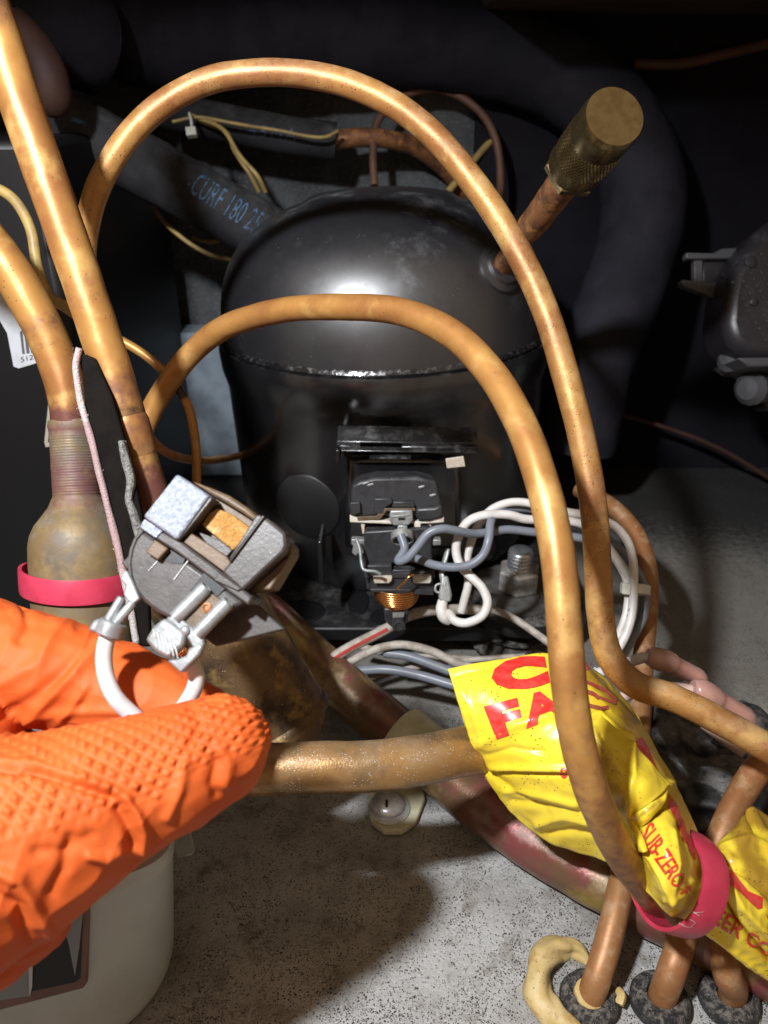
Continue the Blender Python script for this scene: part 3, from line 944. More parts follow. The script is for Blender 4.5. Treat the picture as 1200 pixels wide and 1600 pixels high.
# knurl: crossed grid of small pyramids round the cap
u = (RIGHT - ax2 * RIGHT.dot(ax2)).normalized(); w = ax2.cross(u)
kv, kf = [], []
NK, ROWS = 52, 9
for r_ in range(ROWS):
    for k in range(NK):
        a = 2 * math.pi * (k + 0.5 * (r_ % 2)) / NK
        hc = Lc * (0.31 + 0.345 * (r_ + 0.5) / ROWS)
        dh = Lc * 0.345 / ROWS * 0.95
        da = 2 * math.pi / NK * 0.48

        def P(aa, hh, rr):
            return p_end + ax2 * hh + u * (math.cos(aa) * rr) + w * (math.sin(aa) * rr)
        b = len(kv)
        kv += [P(a - da, hc, R_ * 0.985), P(a, hc - dh, R_ * 0.985), P(a + da, hc, R_ * 0.985), P(a, hc + dh, R_ * 0.985), P(a, hc, R_ * 1.035)]
        kf += [(b, b + 1, b + 4), (b + 1, b + 2, b + 4), (b + 2, b + 3, b + 4), (b + 3, b, b + 4)]
mesh_obj('knurling', kv, kf, 'brass', t, False)['kind'] = 'stuff'

# ------------------------------------------------------------------ mounting bolt
bz = 0.0228
bc = hitz(806, 946, bz)
t = thing('mounting_bolt', 'zinc hex nut and bolt holding down the compressor foot', 'bolt', bc)
lathe('rubber_isolator', [(0.030, 0.0), (0.0315, 0.003), (0.031, 0.008), (0.026, 0.0095)], Vector((bc.x + 0.002, bc.y, bz)), (0, 0, 1), 'rubber_black', t, 36)
lathe('washer', [(0.024, 0.0096), (0.0247, 0.0100), (0.0243, 0.0118), (0.013, 0.0122)], bc, (0, 0, 1), 'washer_dull', t, 36)
lathe('hex_nut', [(0.0106, 0.0122), (0.0116, 0.0132), (0.0116, 0.0235), (0.0106, 0.0248), (0.006, 0.025)], bc, (0, 0, 1), 'nut_steel', t, 6, ref=(1, 0.35, 0), smooth=15)
th = [(0.0068, 0.0245)]
for i in range(4):
    th += [(0.0068, 0.026 + i * 0.0022), (0.0060, 0.0267 + i * 0.0022), (0.0068, 0.0274 + i * 0.0022)]
th += [(0.0064, 0.0352), (0.0056, 0.0358), (0.0, 0.0359)]
lathe('threaded_end', th, bc, (0, 0, 1), 'zinc', t, 24)
lathe('lower_isolator', [(0.024, 0.0), (0.026, 0.004), (0.02, 0.010), (0.024, 0.0138)], Vector((bc.x, bc.y - 0.004, 0.0012)), (0, 0, 1), 'rubber_black', t, 28)

# ------------------------------------------------------------------ relay plugged on the compressor terminals
t = thing('overload_protector', 'dark grey protector cap with a spade tab plugged above the start relay', 'protector', pix(620, 820, 0.372))
plR = Plane(620, 790, 0.350, (0, -1, 0.22))


def e3(x, y):                       # crop pixels of the enlarged view -> photo pixels
    return 520 + x / 5.925, 730 + y / 5.925


def pe(*pts):
    return [e3(*p) for p in pts]


prism('cap_body', plR, pe((170, 180), (250, 140), (390, 108), (780, 105), (960, 145), (1000, 300), (1025, 470), (165, 470), (160, 330)), -0.018, -0.002, 'relay_black', t, 0.0012, 0.96)
prism('cap_step', plR, pe((160, 325), (252, 322), (258, 420), (200, 440), (160, 440)), -0.002, 0.0008, 'relay_black', t, 0.0004)
prism('cap_step', plR, pe((385, 285), (540, 285), (560, 320), (480, 372), (470, 420), (385, 430)), -0.002, 0.0012, 'relay_black', t, 0.0004)
prism('cap_step', plR, pe((770, 370), (940, 360), (1005, 330), (1020, 455), (890, 490), (790, 490), (765, 440)), -0.002, 0.0022, 'relay_black', t, 0.0012)
prism('cap_step', plR, pe((560, 318), (745, 318), (760, 350), (760, 372), (545, 372)), -0.002, 0.0003, 'relay_black', t, 0.0004)
prism('base_rim', plR, pe((158, 440), (225, 470), (410, 490), (800, 500), (950, 465), (1030, 458), (1030, 510), (880, 520), (530, 525), (158, 508)), -0.016, 0.0006, 'relay_white', t, 0.0004)
prism('brass_contact', plR, pe((225, 452), (400, 448), (470, 375), (760, 372), (765, 400), (500, 400), (440, 480), (230, 490)), 0.0004, 0.0011, 'relay_brown', t, 0.0003)
prism('cap_clip', plR, pe((255, 510), (298, 515), (290, 625), (275, 625)), -0.004, -0.001, 'relay_white', t, 0.0003)
prism('cap_clip', plR, pe((750, 505), (815, 500), (812, 552), (755, 552)), -0.004, 0.0008, 'relay_white', t, 0.0003)
prism('cap_clip', plR, pe((880, 515), (920, 515), (905, 580), (885, 580)), -0.004, -0.001, 'relay_white', t, 0.0003)
for a in ((300, 150), (345, 165), (820, 185), (925, 262)):
    x0, y0 = a
    prism('cap_vent', plR, pe((x0 - 30, y0 + 4), (x0 + 28, y0 - 12), (x0 + 34, y0 + 6), (x0 - 20, y0 + 22)), -0.0022, -0.0014, 'tin_dull', t, 0.0002)
# spade connector on the protector
t = thing('spade_connector', 'tin spade terminal crimped on the grey wire at the protector', 'connector', pix(624, 815, 0.345))
prism('socket', plR, pe((530, 385), (735, 380), (742, 480), (700, 520), (560, 525), (522, 470)), 0.0012, 0.0034, 'tin_dull', t, 0.0006)
prism('latch_window', plR, pe((605, 448), (668, 446), (668, 466), (606, 468)), 0.0034, 0.0037, 'black_box', t, 0.0)
prism('latch_ridge', plR, pe((540, 432), (720, 415), (722, 428), (545, 446)), 0.0034, 0.0038, 'tin_plate', t, 0.0002)
prism('neck', plR, pe((595, 515), (690, 515), (690, 620), (595, 620)), 0.0012, 0.003, 'tin_dull', t, 0.0008)
for ang in (0,):
    cpt = plR.hit(*e3(642, 640), 0.0035)
    lathe('crimp_ring', [(0.0044, -0.0025), (0.0052, -0.0025), (0.0052, 0.0012), (0.0044, 0.0012), (0.0044, -0.0025)], cpt, -UP * 0.8 - FWD * 0.45, 'tin_dull', t, 20)

# start relay body with coil
t = thing('start_relay', 'black start relay with exposed copper coil below the protector cap', 'relay', pix(612, 985, 0.365))
plS = Plane(620, 870, 0.356, (0, -1, 0.10))
prism('housing', plS, pe((290, 600), (905, 560), (925, 890), (280, 900)), -0.016, 0.0, 'relay_black', t, 0.0008)
prism('ledge', plS, pe((278, 885), (545, 885), (545, 958), (900, 945), (940, 885), (945, 1000), (290, 1005)), -0.014, 0.003, 'relay_black', t, 0.0005)
prism('lower_housing', plS, pe((340, 940), (548, 945), (555, 935), (720, 935), (735, 945), (930, 940), (930, 1155), (350, 1125)), -0.014, 0.002, 'relay_black', t, 0.0006)
prism('lower_ridge', plS, pe((345, 1100), (930, 1105), (930, 1158), (350, 1128)), 0.002, 0.0032, 'relay_black', t, 0.0003)
prism('terminal_blade', plS, pe((372, 980), (548, 972), (545, 1005), (520, 1030), (385, 1030)), 0.002, 0.0052, 'relay_white', t, 0.0004)
prism('terminal_blade', plS, pe((735, 965), (905, 962), (908, 1005), (895, 1030), (742, 1030)), 0.002, 0.0052, 'relay_white', t, 0.0004)
prism('side_clip', plS, pe((170, 685), (295, 690), (298, 820), (225, 822), (225, 850), (175, 815), (190, 750), (170, 730)), -0.006, -0.002, 'tin_dull', t, 0.0004)
prism('side_clip', plS, pe((930, 690), (1005, 690), (1005, 740), (930, 745)), -0.006, -0.002, 'tin_dull', t, 0.0004)
prism('side_ear', plS, pe((300, 990), (345, 1040), (350, 1150), (310, 1150)), -0.012, -0.002, 'relay_black', t, 0.0004)
tube_px('lead_strand', [e3(215, 660) + (0.349,), e3(250, 760) + (0.3485,), e3(265, 880) + (0.348,), e3(290, 950) + (0.347,), e3(390, 965) + (0.347,), e3(440, 990) + (0.3475,)], 0.0008, 'tin_plate', t, sides=8, per=6)
tube_px('lead_strand', [e3(745, 990) + (0.3485,), e3(700, 1020) + (0.3475,), e3(640, 1090) + (0.349,), e3(590, 1128) + (0.352,)], 0.0006, 'coil_copper', t, sides=8, per=6)
# coil windings: separate rings, wide at the top
for i in range(9):
    f = i / 8
    y = 1135 + 172 * f
    half = 212 * math.sqrt(max(0.05, 1 - (f * 0.84) ** 2.4))
    cc = plS.hit(*e3(588 + 12 * f, y), -0.0035)
    rr = half / 5.925 * 0.362 / FPX
    ring = []
    for k in range(33):
        a = 2 * math.pi * k / 32
        ring.append(cc + RIGHT * (math.cos(a) * rr) + Vector((0, 1, -0.12)) * (math.sin(a) * rr * 0.8))
    v, fa, _ = sweep(ring, 0.00050, 8, cap=False)
    mesh_obj('coil_turn', v, fa, 'coil_copper', t, True)
prism('plug_stem', plS, pe((470, 1300), (705, 1300), (690, 1440), (640, 1490), (560, 1490), (480, 1420)), -0.016, 0.001, 'relay_black', t, 0.001)
prism('plug_nose', plS, pe((545, 1320), (660, 1320), (650, 1480), (550, 1480)), 0.001, 0.003, 'relay_black', t, 0.0008)
prism('plug_window', plS, pe((552, 1315), (660, 1312), (655, 1355), (556, 1360)), 0.003, 0.0034, 'tin_dull', t, 0.0)
lathe('plug_boss', [(0.0028, 0), (0.0028, 0.001), (0.0018, 0.0012), (0.0016, 0.0006), (0, 0.0006)], plS.hit(*e3(615, 1430), 0.003), plS.n, 'relay_black', t, 18)
# ------------------------------------------------------------------ copper tubes in front
o = tube_px('copper_tube', [(236, 785, 0.290), (215, 705, 0.300), (190, 630, 0.306), (165, 555, 0.306), (142, 480, 0.302), (131, 420, 0.297), (138, 345, 0.292), (165, 268, 0.287), (225, 187, 0.283), (310, 132, 0.280), (400, 114, 0.278), (500, 120, 0.276), (590, 150, 0.273), (670, 205, 0.270), (745, 292, 0.267),
                            (805, 385, 0.264), (850, 480, 0.262), (882, 580, 0.260), (910, 690, 0.259), (927, 790, 0.258), (934, 880, 0.258), (938, 960, 0.258), (952, 1024, 0.258), (990, 1068, 0.257), (1050, 1090, 0.254), (1120, 1124, 0.250), (1205, 1172, 0.245), (1290, 1225, 0.240), (1480, 1330, 0.235)],
            0.00455, 'copper_pitted', sides=24, per=10, heat=[(0.36, 0.09, 0.55), (0.12, 0.06, 0.7), (0.70, 0.05, 0.4), (0.97, 0.1, 0.5)])
tag(o, 'tall copper tube arching over the compressor and down its right side', 'pipe')
o = tube_px('copper_tube', [(246, 815, 0.284), (224, 770, 0.296), (214, 716, 0.312), (225, 668, 0.319), (248, 622, 0.318), (290, 562, 0.312), (350, 512, 0.300), (440, 485, 0.285), (530, 480, 0.27), (620, 486, 0.256), (700, 518, 0.243), (765, 580, 0.230), (815, 665, 0.217), (850, 765, 0.207), (872, 870, 0.201), (882, 980, 0.198), (890, 1080, 0.197), (905, 1170, 0.198), (930, 1250, 0.202), (963, 1322, 0.213), (1000, 1378, 0.228), (1040, 1428, 0.248)],
            0.00455, 'copper_lacquer', sides=26, per=10, heat=[(0.04, 0.09, 0.7), (0.96, 0.24, 0.6)], soot_shade=[(0.08, 0.05, 0.5)])
tag(o, 'nearest copper tube arching low across the compressor into the yellow tag', 'pipe')
o = tube_px('copper_pipe', [(-90, -210, 0.225), (-18, 10, 0.235), (5, 75, 0.238), (28, 150, 0.240), (66, 260, 0.243), (105, 370, 0.247), (142, 480, 0.250), (172, 570, 0.253), (200, 660, 0.256), (222, 735, 0.259), (246, 805, 0.262), (275, 870, 0.266)],
            0.00640, 'copper_lacquer', sides=28, per=10, heat=[(0.91, 0.09, 1.0), (0.73, 0.04, 0.6), (0.805, 0.013, 0.9), (0.18, 0.05, 0.6), (0.58, 0.04, 0.4)], soot_shade=[(0.765, 0.018, 0.65), (0.98, 0.04, 0.5)])
tag(o, 'thick copper pipe slanting down the left into the tarnished drier', 'pipe')
q = lathe('brazed_joint', [(0.0064, -0.002), (0.0069, 0), (0.0069, 0.010), (0.0064, 0.0115)], pix(200, 660, 0.256), pix(222, 735, 0.259) - pix(200, 660, 0.256), 'copper_lacquer', o, 28, attrs={'scald': lambda h: 0.5})
o = tube_px('copper_pipe', [(-260, 190, 0.245), (-120, 275, 0.252), (-60, 330, 0.255), (-20, 374, 0.257), (20, 428, 0.260), (58, 494, 0.263), (88, 560, 0.266), (106, 620, 0.268), (113, 680, 0.270)], 0.00665, 'copper_lacquer', sides=28, per=10, heat=[(0.97, 0.06, 1.0), (0.70, 0.05, 0.5)], soot_shade=[(0.75, 0.02, 0.35)])
tag(o, 'thick copper pipe bending from the left edge down into the ribbed drier neck', 'pipe')
o = tube_px('capillary_tube', [(104, 482, 0.31), (140, 505, 0.312), (182, 528, 0.315), (228, 556, 0.317), (265, 590, 0.318), (292, 630, 0.318), (304, 680, 0.318), (307, 730, 0.318), (306, 800, 0.319), (305, 850, 0.32)], 0.0019, 'copper_lacquer', sides=12, per=8, soot_shade=[(0.18, 0.03, 0.9), (0.47, 0.03, 1.0)])
tag(o, 'thin amber capillary tube with dark rings hanging behind the held relay', 'pipe')
o = tube_px('capillary_tube', [(225, 668, 0.34), (245, 695, 0.345), (275, 713, 0.35), (320, 720, 0.39), (365, 714, 0.44), (430, 700, 0.51)], 0.0020, 'copper_brown', sides=12, per=8)
tag(o, 'thin brown capillary tube curving low behind the left pipes', 'pipe')

# ------------------------------------------------------------------ copper driers
pA, pB = pix(114, 655, 0.271), pix(140, 1100, 0.2745)
ax = (pB - pA).normalized()
s = pA
LN = (pB - pA).length


def rib(a, h):
    g = 1.0
    if 0.006 < h < 0.031:
        g += 0.005 * math.sin(h * 6600) + 0.008 * noise.noise(Vector((h * 900, math.cos(a), math.sin(a))))
    return g


prof = [(0.0070, 0.0), (0.0082, 0.0006), (0.0085, 0.0025), (0.0082, 0.004)]
for i in range(103):
    prof.append((0.0081, 0.0045 + i * 0.00022))
prof += [(0.0086, 0.0278), (0.0098, 0.0305), (0.0122, 0.0335), (0.0146, 0.0365), (0.0163, 0.040), (0.0170, 0.0435), (0.0172, 0.048)]
prof += [(0.0172, 0.048 + i * 0.006) for i in range(1, 9)] + [(0.016, 0.100), (0.010, 0.105)]
t = lathe('copper_drier', prof, s, ax, 'drier_copper', None, 56, smooth=35, attrs={'scald': lambda h: max(math.exp(-((h - 0.004) / 0.004) ** 2) * 0.6, 0.68 * math.exp(-((h - 0.022) / 0.014) ** 2))}, rfun=rib)
tag(t, 'copper filter drier with ribbed neck wearing the pink band', 'drier')
# pink band on the drier
bc2 = s + ax * 0.0555
u = (RIGHT - ax * RIGHT.dot(ax)).normalized(); w = ax.cross(u)
if w.dot(FWD) > 0:
    w = -w
tilt = 0.10
v, f = [], []
NB = 96
for k in range(NB):
    a = 2 * math.pi * k / NB
    ca, sa = math.cos(a), math.sin(a)
    rr = 0.0176 + (0.0020 * max(0, -ca) ** 3)
    sag = 0.0030 * max(0, sa) - 0.0028 * (-ca) * 0.6
    for (dr, dh) in ((0, -0.0040), (0.0011, -0.0042), (0.0013, -0.003), (0.0013, 0.003), (0.0011, 0.0042), (0, 0.0040)):
        v.append(bc2 + u * (ca * (rr + dr)) + w * (sa * (rr + dr)) + ax * (dh + sag))
for k in range(NB):
    k2 = (k + 1) % NB
    for j in range(6):
        j2 = (j + 1) % 6
        f.append((k * 6 + j, k * 6 + j2, k2 * 6 + j2, k2 * 6 + j))
band1 = mesh_obj('rubber_band', v, f, 'band_pink', None, 40)
tag(band1, 'pink rubber band round the copper drier', 'rubber band')
tr = bvh_of(band1)
print_text('embossed_lettering', 'LOT', ((56, 872), (86, 882), (88, 870), (58, 860)), tr, 'band_pink', band1, 0.0, 3, 0.00025)
print_text('embossed_lettering', '842', ((155, 887), (182, 885), (181, 874), (154, 876)), tr, 'band_pink', band1, 0.0, 3, 0.00025)

# tarnished drier lying behind the held relay
pA, pB = pix(240, 800, 0.280), pix(437, 1130, 0.297)
ax = (pB - pA).normalized()
LN = (pB - pA).length
prof = [(0.0075, 0.0), (0.009, 0.004), (0.016, 0.014), (0.0195, 0.022), (0.0200, 0.03)]
hh = 0.03
while hh < LN - 0.004:
    prof.append((0.0200, hh)); hh += 0.006
prof += [(0.0200, LN - 0.003), (0.0208, LN - 0.002), (0.0210, LN), (0.0204, LN + 0.0015), (0.0180, LN + 0.002), (0.0165, LN + 0.006), (0.0125, LN + 0.010), (0.008, LN + 0.012), (0, LN + 0.0125)]
t = lathe('tarnished_drier', prof, pA, ax, 'drier_tarnished', None, 56, smooth=35)
tag(t, 'tarnished brown drier cylinder lying behind the held relay', 'drier')
# foam strip between the pipes
st = thing('foam_strip', 'dark foam strip with torn whitish edge squeezed between the copper pipes', 'foam strip', pix(215, 1000, 0.245))
plf = Plane(170, 770, 0.246)
prism('foam_face', plf, [(128, 552), (150, 560), (176, 620), (205, 720), (222, 800), (232, 900), (236, 1010), (206, 1010), (192, 880), (172, 790), (152, 720), (134, 640)], -0.002, 0.001, 'strip_foam', st, 0.0006)
v, f, fr = sweep([plf.hit(x, y, 0.0014) for x, y in catmull([(126, 546), (122, 575), (128, 625), (146, 690), (163, 760), (178, 820), (192, 880), (206, 950), (216, 1005)], 8)], [0.0016] * 65, 10, 0.7, lump=0.25)
mesh_obj('torn_edge', v, f, 'strip_white', st, True, {'scald': [0.8 if 0.25 < x < 0.75 else 0.0 for x in fr]})
rr = random.Random(5)
fv, ff = [], []
for i in range(170):
    tt = rr.random()
    P = catmull([(126, 546), (122, 575), (128, 625), (146, 690), (163, 760), (178, 820), (192, 880), (206, 950), (216, 1005)], 8)
    x, y = P[int(tt * 63)]
    c = plf.hit(x + rr.uniform(-7, 7), y, 0.002 + rr.uniform(-0.001, 0.0012))
    dv = (RIGHT * rr.uniform(-1, 1) + UP * rr.uniform(-1, 1) - FWD * rr.uniform(0, 0.6)) * rr.uniform(0.0003, 0.0011)
    sd = (UP * rr.uniform(-1, 1) + RIGHT * rr.uniform(-1, 1)) * 0.00012
    k = len(fv)
    fv += [c - sd, c + sd, c + dv]; ff.append((k, k + 1, k + 2))
mesh_obj('torn_fibres', fv, ff, 'strip_white', st, False)['kind'] = 'stuff'
v, f, fr = sweep([plf.hit(x, y, 0.0012) for x, y in catmull([(192, 690), (198, 720), (206, 750), (203, 780), (212, 805), (222, 840)], 8)], [0.0017] * 41, 12, 0.8, lump=0.6)
mesh_obj('fluffy_edge', v, f, 'strip_fluff', st, True)

# ------------------------------------------------------------------ stained pipe on the floor, its clip and screw
o = tube_px('stained_pipe', [(280, 850, 0.42), (380, 930, 0.395), (440, 985, 0.380), (520, 1060, 0.365), (590, 1120, 0.352), (650, 1170, 0.342), (740, 1245, 0.322), (830, 1310, 0.305), (930, 1368, 0.291), (1030, 1420, 0.281), (1150, 1480, 0.270), (1260, 1540, 0.26), (1460, 1640, 0.245)], 0.0113, 'pipe_stained', sides=36, per=8)
tag(o, 'fat brown pipe with red and yellow stains lying on the floor', 'pipe')
c0 = pix(648, 1165, 0.343)
axp = (pix(740, 1245, 0.322) - pix(590, 1120, 0.352)).normalized()
cl = thing('pipe_clip', 'yellowed nylon clip holding the stained pipe to the floor', 'clip', hitz(615, 1270))
sidev = axp.cross(Vector((0, 0, 1))).normalized()
if sidev.y > 0:
    sidev = -sidev
upv = sidev.cross(axp).normalized()
if upv.z < 0:
    upv = -upv
ring = []
for i in range(25):
    a = math.radians(-55 + 250 * i / 24)
    ring.append((math.cos(a), math.sin(a)))
v, f = [], []
for (ca, sa) in ring:
    for (rr_, wv) in ((0.0118, -0.0085), (0.0136, -0.0085), (0.0136, 0.0085), (0.0118, 0.0085)):
        v.append(c0 + sidev * (ca * rr_) + upv * (sa * rr_) + axp * wv)
for i in range(len(ring) - 1):
    for j in range(4):
        j2 = (j + 1) % 4
        f.append((i * 4 + j, i * 4 + j2, (i + 1) * 4 + j2, (i + 1) * 4 + j))
f += [(0, 1, 2, 3), tuple(len(v) - 4 + j for j in (3, 2, 1, 0))]
add_bevel(mesh_obj('clip_loop', v, f, 'nylon_yellowed', cl, 40), 0.0006)
fc = hitz(612, 1268, 0.003)
poly = [hitz(x, y, 0.003) for x, y in ((580, 1230), (660, 1225), (664, 1250), (650, 1285), (628, 1300), (600, 1300), (580, 1284), (574, 1258))]
poly_prism('clip_foot', poly, Vector((0, 0, 1)), -0.0022, 0.0012, 'nylon_yellowed', cl, 0.0008)
sc = thing('clip_screw', 'pan head screw through the foot of the nylon clip', 'screw', fc)
lathe('screw_washer', [(0.0088, 0.0013), (0.0090, 0.0018), (0.0080, 0.0022)], hitz(608, 1266, 0.003), (0, 0, 1), 'screw_steel', sc, 28)
lathe('screw_head', [(0.0070, 0.0022), (0.0073, 0.003), (0.0066, 0.0046), (0.0045, 0.0057), (0.002, 0.0061), (0, 0.0062)], hitz(606, 1264, 0.003), (0, 0, 1), 'screw_steel', sc, 28, smooth=True)
sh = hitz(604, 1252, 0.009)
poly_prism('slot', [sh + Vector((-0.0005, -0.0030, 0)), sh + Vector((0.0006, -0.0030, 0)), sh + Vector((0.0006, 0.0008, 0)), sh + Vector((-0.0005, 0.0008, 0))], Vector((0, 0, 1)), -0.0006, 0.0002, 'black_box', sc, 0)

# dusty horizontal tube in front of the clip
o = tube_px('dusty_copper_tube', [(250, 1215, 0.247), (330, 1208, 0.247), (410, 1202, 0.247), (500, 1199, 0.248), (580, 1197, 0.250), (660, 1187, 0.254), (740, 1172, 0.264), (840, 1175, 0.28), (930, 1240, 0.277), (1010, 1320, 0.262), (1090, 1395, 0.255), (1200, 1460, 0.255), (1260, 1490, 0.255), (1460, 1570, 0.25)],
            0.0081, 'copper_dusty', sides=36, per=8)
tag(o, 'thick dust-covered copper tube running from the orange glove into the yellow tag', 'pipe')

# ------------------------------------------------------------------ tubes through the floor and their grommets
def grommet(px, py, label, rx=0.0098):
    c = hitz(px, py, 0.0)
    t = lathe('rubber_grommet', [(rx * 1.02, 0.0005), (rx * 1.02, 0.0022), (rx * 0.92, 0.0042), (rx * 0.72, 0.0054), (rx * 0.50, 0.0053), (rx * 0.45, 0.004), (rx * 0.44, 0.0005)], c, (0, 0, 1), 'rubber_dusty', None, 40, smooth=50,
              rfun=lambda a, h: 1 + 0.03 * noise.noise(Vector((math.cos(a) * 3 + px, math.sin(a) * 3, h * 300))))
    tag(t, label, 'grommet')
    return c


g1 = grommet(920, 1566, 'leftmost black rubber grommet, beside the tan sealant')
g2 = grommet(1030, 1568, 'middle dusty rubber grommet in the floor')
g3 = grommet(1138, 1566, 'rightmost dusty rubber grommet below the yellow tag')


def deep(p, d):
    return tuple(Vector(p) + Vector((0, 0, -d)))


def px3(*a):
    return tuple(pix(*a))


o = tube_px('copper_riser', [deep(g1, 0.012), tuple(g1 + Vector((0.0006, 0, 0.006))), px3(945, 1490, 0.262), px3(967, 1400, 0.272), px3(985, 1290, 0.292), px3(998, 1150, 0.322), px3(1005, 1030, 0.352), px3(1014, 930, 0.372), px3(1008, 870, 0.384), px3(985, 822, 0.395), px3(950, 788, 0.408), px3(905, 765, 0.425)], 0.0046, 'copper_brown', sides=22, per=10, world=True)
tag(o, 'brown copper tube rising from the leftmost grommet and looping back behind the wires', 'pipe')
o = tube_px('copper_riser', [deep(g2, 0.012), tuple(g2 + Vector((0.0005, 0, 0.006))), px3(1052, 1510, 0.256), px3(1075, 1440, 0.263), px3(1098, 1375, 0.268), px3(1125, 1310, 0.272), px3(1150, 1255, 0.272), px3(1190, 1195, 0.268), px3(1260, 1130, 0.262), px3(1460, 1010, 0.255)], 0.0047, 'copper_brown', sides=22, per=10, world=True)
tag(o, 'brown copper tube rising from the middle grommet past the pink band to the right edge', 'pipe')
o = tube_px('copper_riser', [deep(g3, 0.012), tuple(g3 + Vector((0.0004, 0, 0.006))), px3(1136, 1520, 0.252), px3(1132, 1470, 0.256), px3(1140, 1400, 0.262), px3(1180, 1330, 0.268), px3(1270, 1270, 0.272), px3(1460, 1180, 0.275)], 0.0046, 'copper_brown', sides=22, per=10, world=True)
tag(o, 'brown copper tube rising from the rightmost grommet under the yellow tag', 'pipe')

# tan sealant blob beside the first grommet
S = catmull([(920, 1506, 0.25), (908, 1490, 0.7), (888, 1479, 1.0), (860, 1486, 1.18), (842, 1520, 1.25), (848, 1560, 1.2), (872, 1592, 1.1), (900, 1612, 0.7), (915, 1618, 0.3)], 7)
pts, rad = [], []
for x, y, k in S:
    p = hitz(x, y, 0.0022 * k)
    pts.append(p); rad.append(0.0040 * k)
v, f, fr = sweep(pts, rad, 24, 1.0, lump=0.55)
o = mesh_obj('sealant_bead', v, f, 'sealant_tan', None, True)
tag(o, 'tan curl of dried sealant hugging the leftmost grommet', 'sealant')
lathe('sealant_ring', [(0.0042, 0.003), (0.0052, 0.0048), (0.0050, 0.0060), (0.0042, 0.0062)], g1 + Vector((-0.0010, 0.0002, 0)), (0.1, -0.1, 1), 'sealant_tan', o, 24, rfun=lambda a, h: 1 + 0.08 * noise.noise(Vector((math.cos(a) * 2, math.sin(a) * 2, 1))))
o2 = tube_px('sealant_crumb', [tuple(hitz(966, 1548, 0.004)), tuple(hitz(972, 1556, 0.005)), tuple(hitz(968, 1570, 0.004))], 0.0014, 'sealant_tan', o, world=True, sides=10, per=5, lump=0.4)

# ------------------------------------------------------------------ white tub lower left
Zt = 0.066
topring = [(-160, 1440), (-40, 1416), (70, 1398), (138, 1384), (200, 1366), (244, 1346), (266, 1322), (268, 1290), (240, 1262), (100, 1262), (-60, 1280), (-180, 1320)]
botring = [(-160, 1700), (-40, 1690), (70, 1672), (142, 1652), (206, 1606), (248, 1556), (270, 1500), (268, 1440), (240, 1400), (100, 1380), (-60, 1400), (-180, 1450)]
T_ = [hitz(x, y, Zt) for x, y in topring]
B_ = [hitz(x, y, 0.0015) for x, y in botring]


def closed(P, n=6):
    Q = P[-2:] + P + P[:2]
    S = catmull([tuple(p) for p in Q], n)
    return [Vector(s) for s in S[2 * n:-(2 * n + 1) + n]][:len(P) * n]


Tc, Bc = closed(T_), closed(B_)
n = len(Tc)
v, f = [], []
lay = [0, 0.04, 0.1, 0.3, 0.5, 0.7, 0.88, 0.9, 0.94, 0.955, 1.0]
off = [0.94, 0.985, 1, 1, 1, 1, 1, 1.014, 1.014, 1.0, 0.99]
ct = sum(Tc, Vector()) / n
cb = sum(Bc, Vector()) / n
for l, k in zip(lay, off):
    c = cb.lerp(ct, l)
    for i in range(n):
        p = Bc[i].lerp(Tc[i], l)
        v.append(c + (p - c) * k)
for j in range(len(lay) - 1):
    for i in range(n):
        i2 = (i + 1) % n
        f.append((j * n + i, j * n + i2, (j + 1) * n + i2, (j + 1) * n + i))
f.append(tuple(range(n - 1, -1, -1)))
f.append(tuple((len(lay) - 1) * n + i for i in range(n)))
tub = thing('plastic_tub', 'off-white plastic tub with brown framed opening below the orange glove', 'tub', cb)
tub_shell = mesh_obj('tub_shell', v, f, 'tub_white', tub, 40)
pa, pb, pc_ = hitz(-60, 1425, Zt), hitz(138, 1390, Zt), hitz(138, 1652, 0.0015)
nf = (pb - pa).cross(pc_ - pa).normalized()
if nf.dot(FWD) > 0:
    nf = -nf
pt = Plane(0, 0, 1)
pt.o, pt.n = pb, nf
prism('opening_frame', pt, [(-60, 1415), (142, 1372), (138, 1528), (132, 1538), (-60, 1588)], -0.004, 0.0016, 'tub_frame', tub, 0.0006)
prism('opening_dark', pt, [(-60, 1420), (133, 1382), (127, 1520), (120, 1526), (-60, 1564)], 0.0012, 0.0019, 'black_box', tub, 0)
prism('inner_panel', pt, [(-60, 1430), (46, 1425), (50, 1546), (-60, 1562)], 0.0019, 0.0023, 'tub_panel', tub, 0.0002)
prism('inner_panel', pt, [(46, 1428), (56, 1426), (53, 1530), (49, 1546)], 0.0023, 0.0027, 'label_white', tub, 0)
prism('inner_panel', pt, [(88, 1410), (134, 1388), (126, 1470), (119, 1516), (110, 1470), (100, 1432)], 0.0019, 0.0023, 'tub_panel', tub, 0.0002)
# clear tab behind the tub
o = prism('clear_tab', Plane(290, 1320, 0.27), [(270, 1302), (296, 1296), (304, 1330), (300, 1336), (276, 1342)], -0.002, 0.0, 'clear_plastic', None, 0.0004)
tag(o, 'small clear plastic tab on the floor behind the white tub', 'tab')
# ------------------------------------------------------------------ relay held in the glove
NR = (-FWD + UP * 0.16 - RIGHT * 0.10).normalized()
plH = Plane(300, 880, 0.2000, NR)


def c7(x, y):
    return 20 + x * 0.375, 720 + y * 0.375


def p7(*pts):
    return [c7(*p) for p in pts]


def c4(x, y):
    return 200 + x * 0.21667, 740 + y * 0.21667


def p4(*pts):
    return [c4(*p) for p in pts]


hr = thing('held_relay', 'grey relay with silver block and tan insert held above the orange glove', 'relay', plH.hit(300, 880))
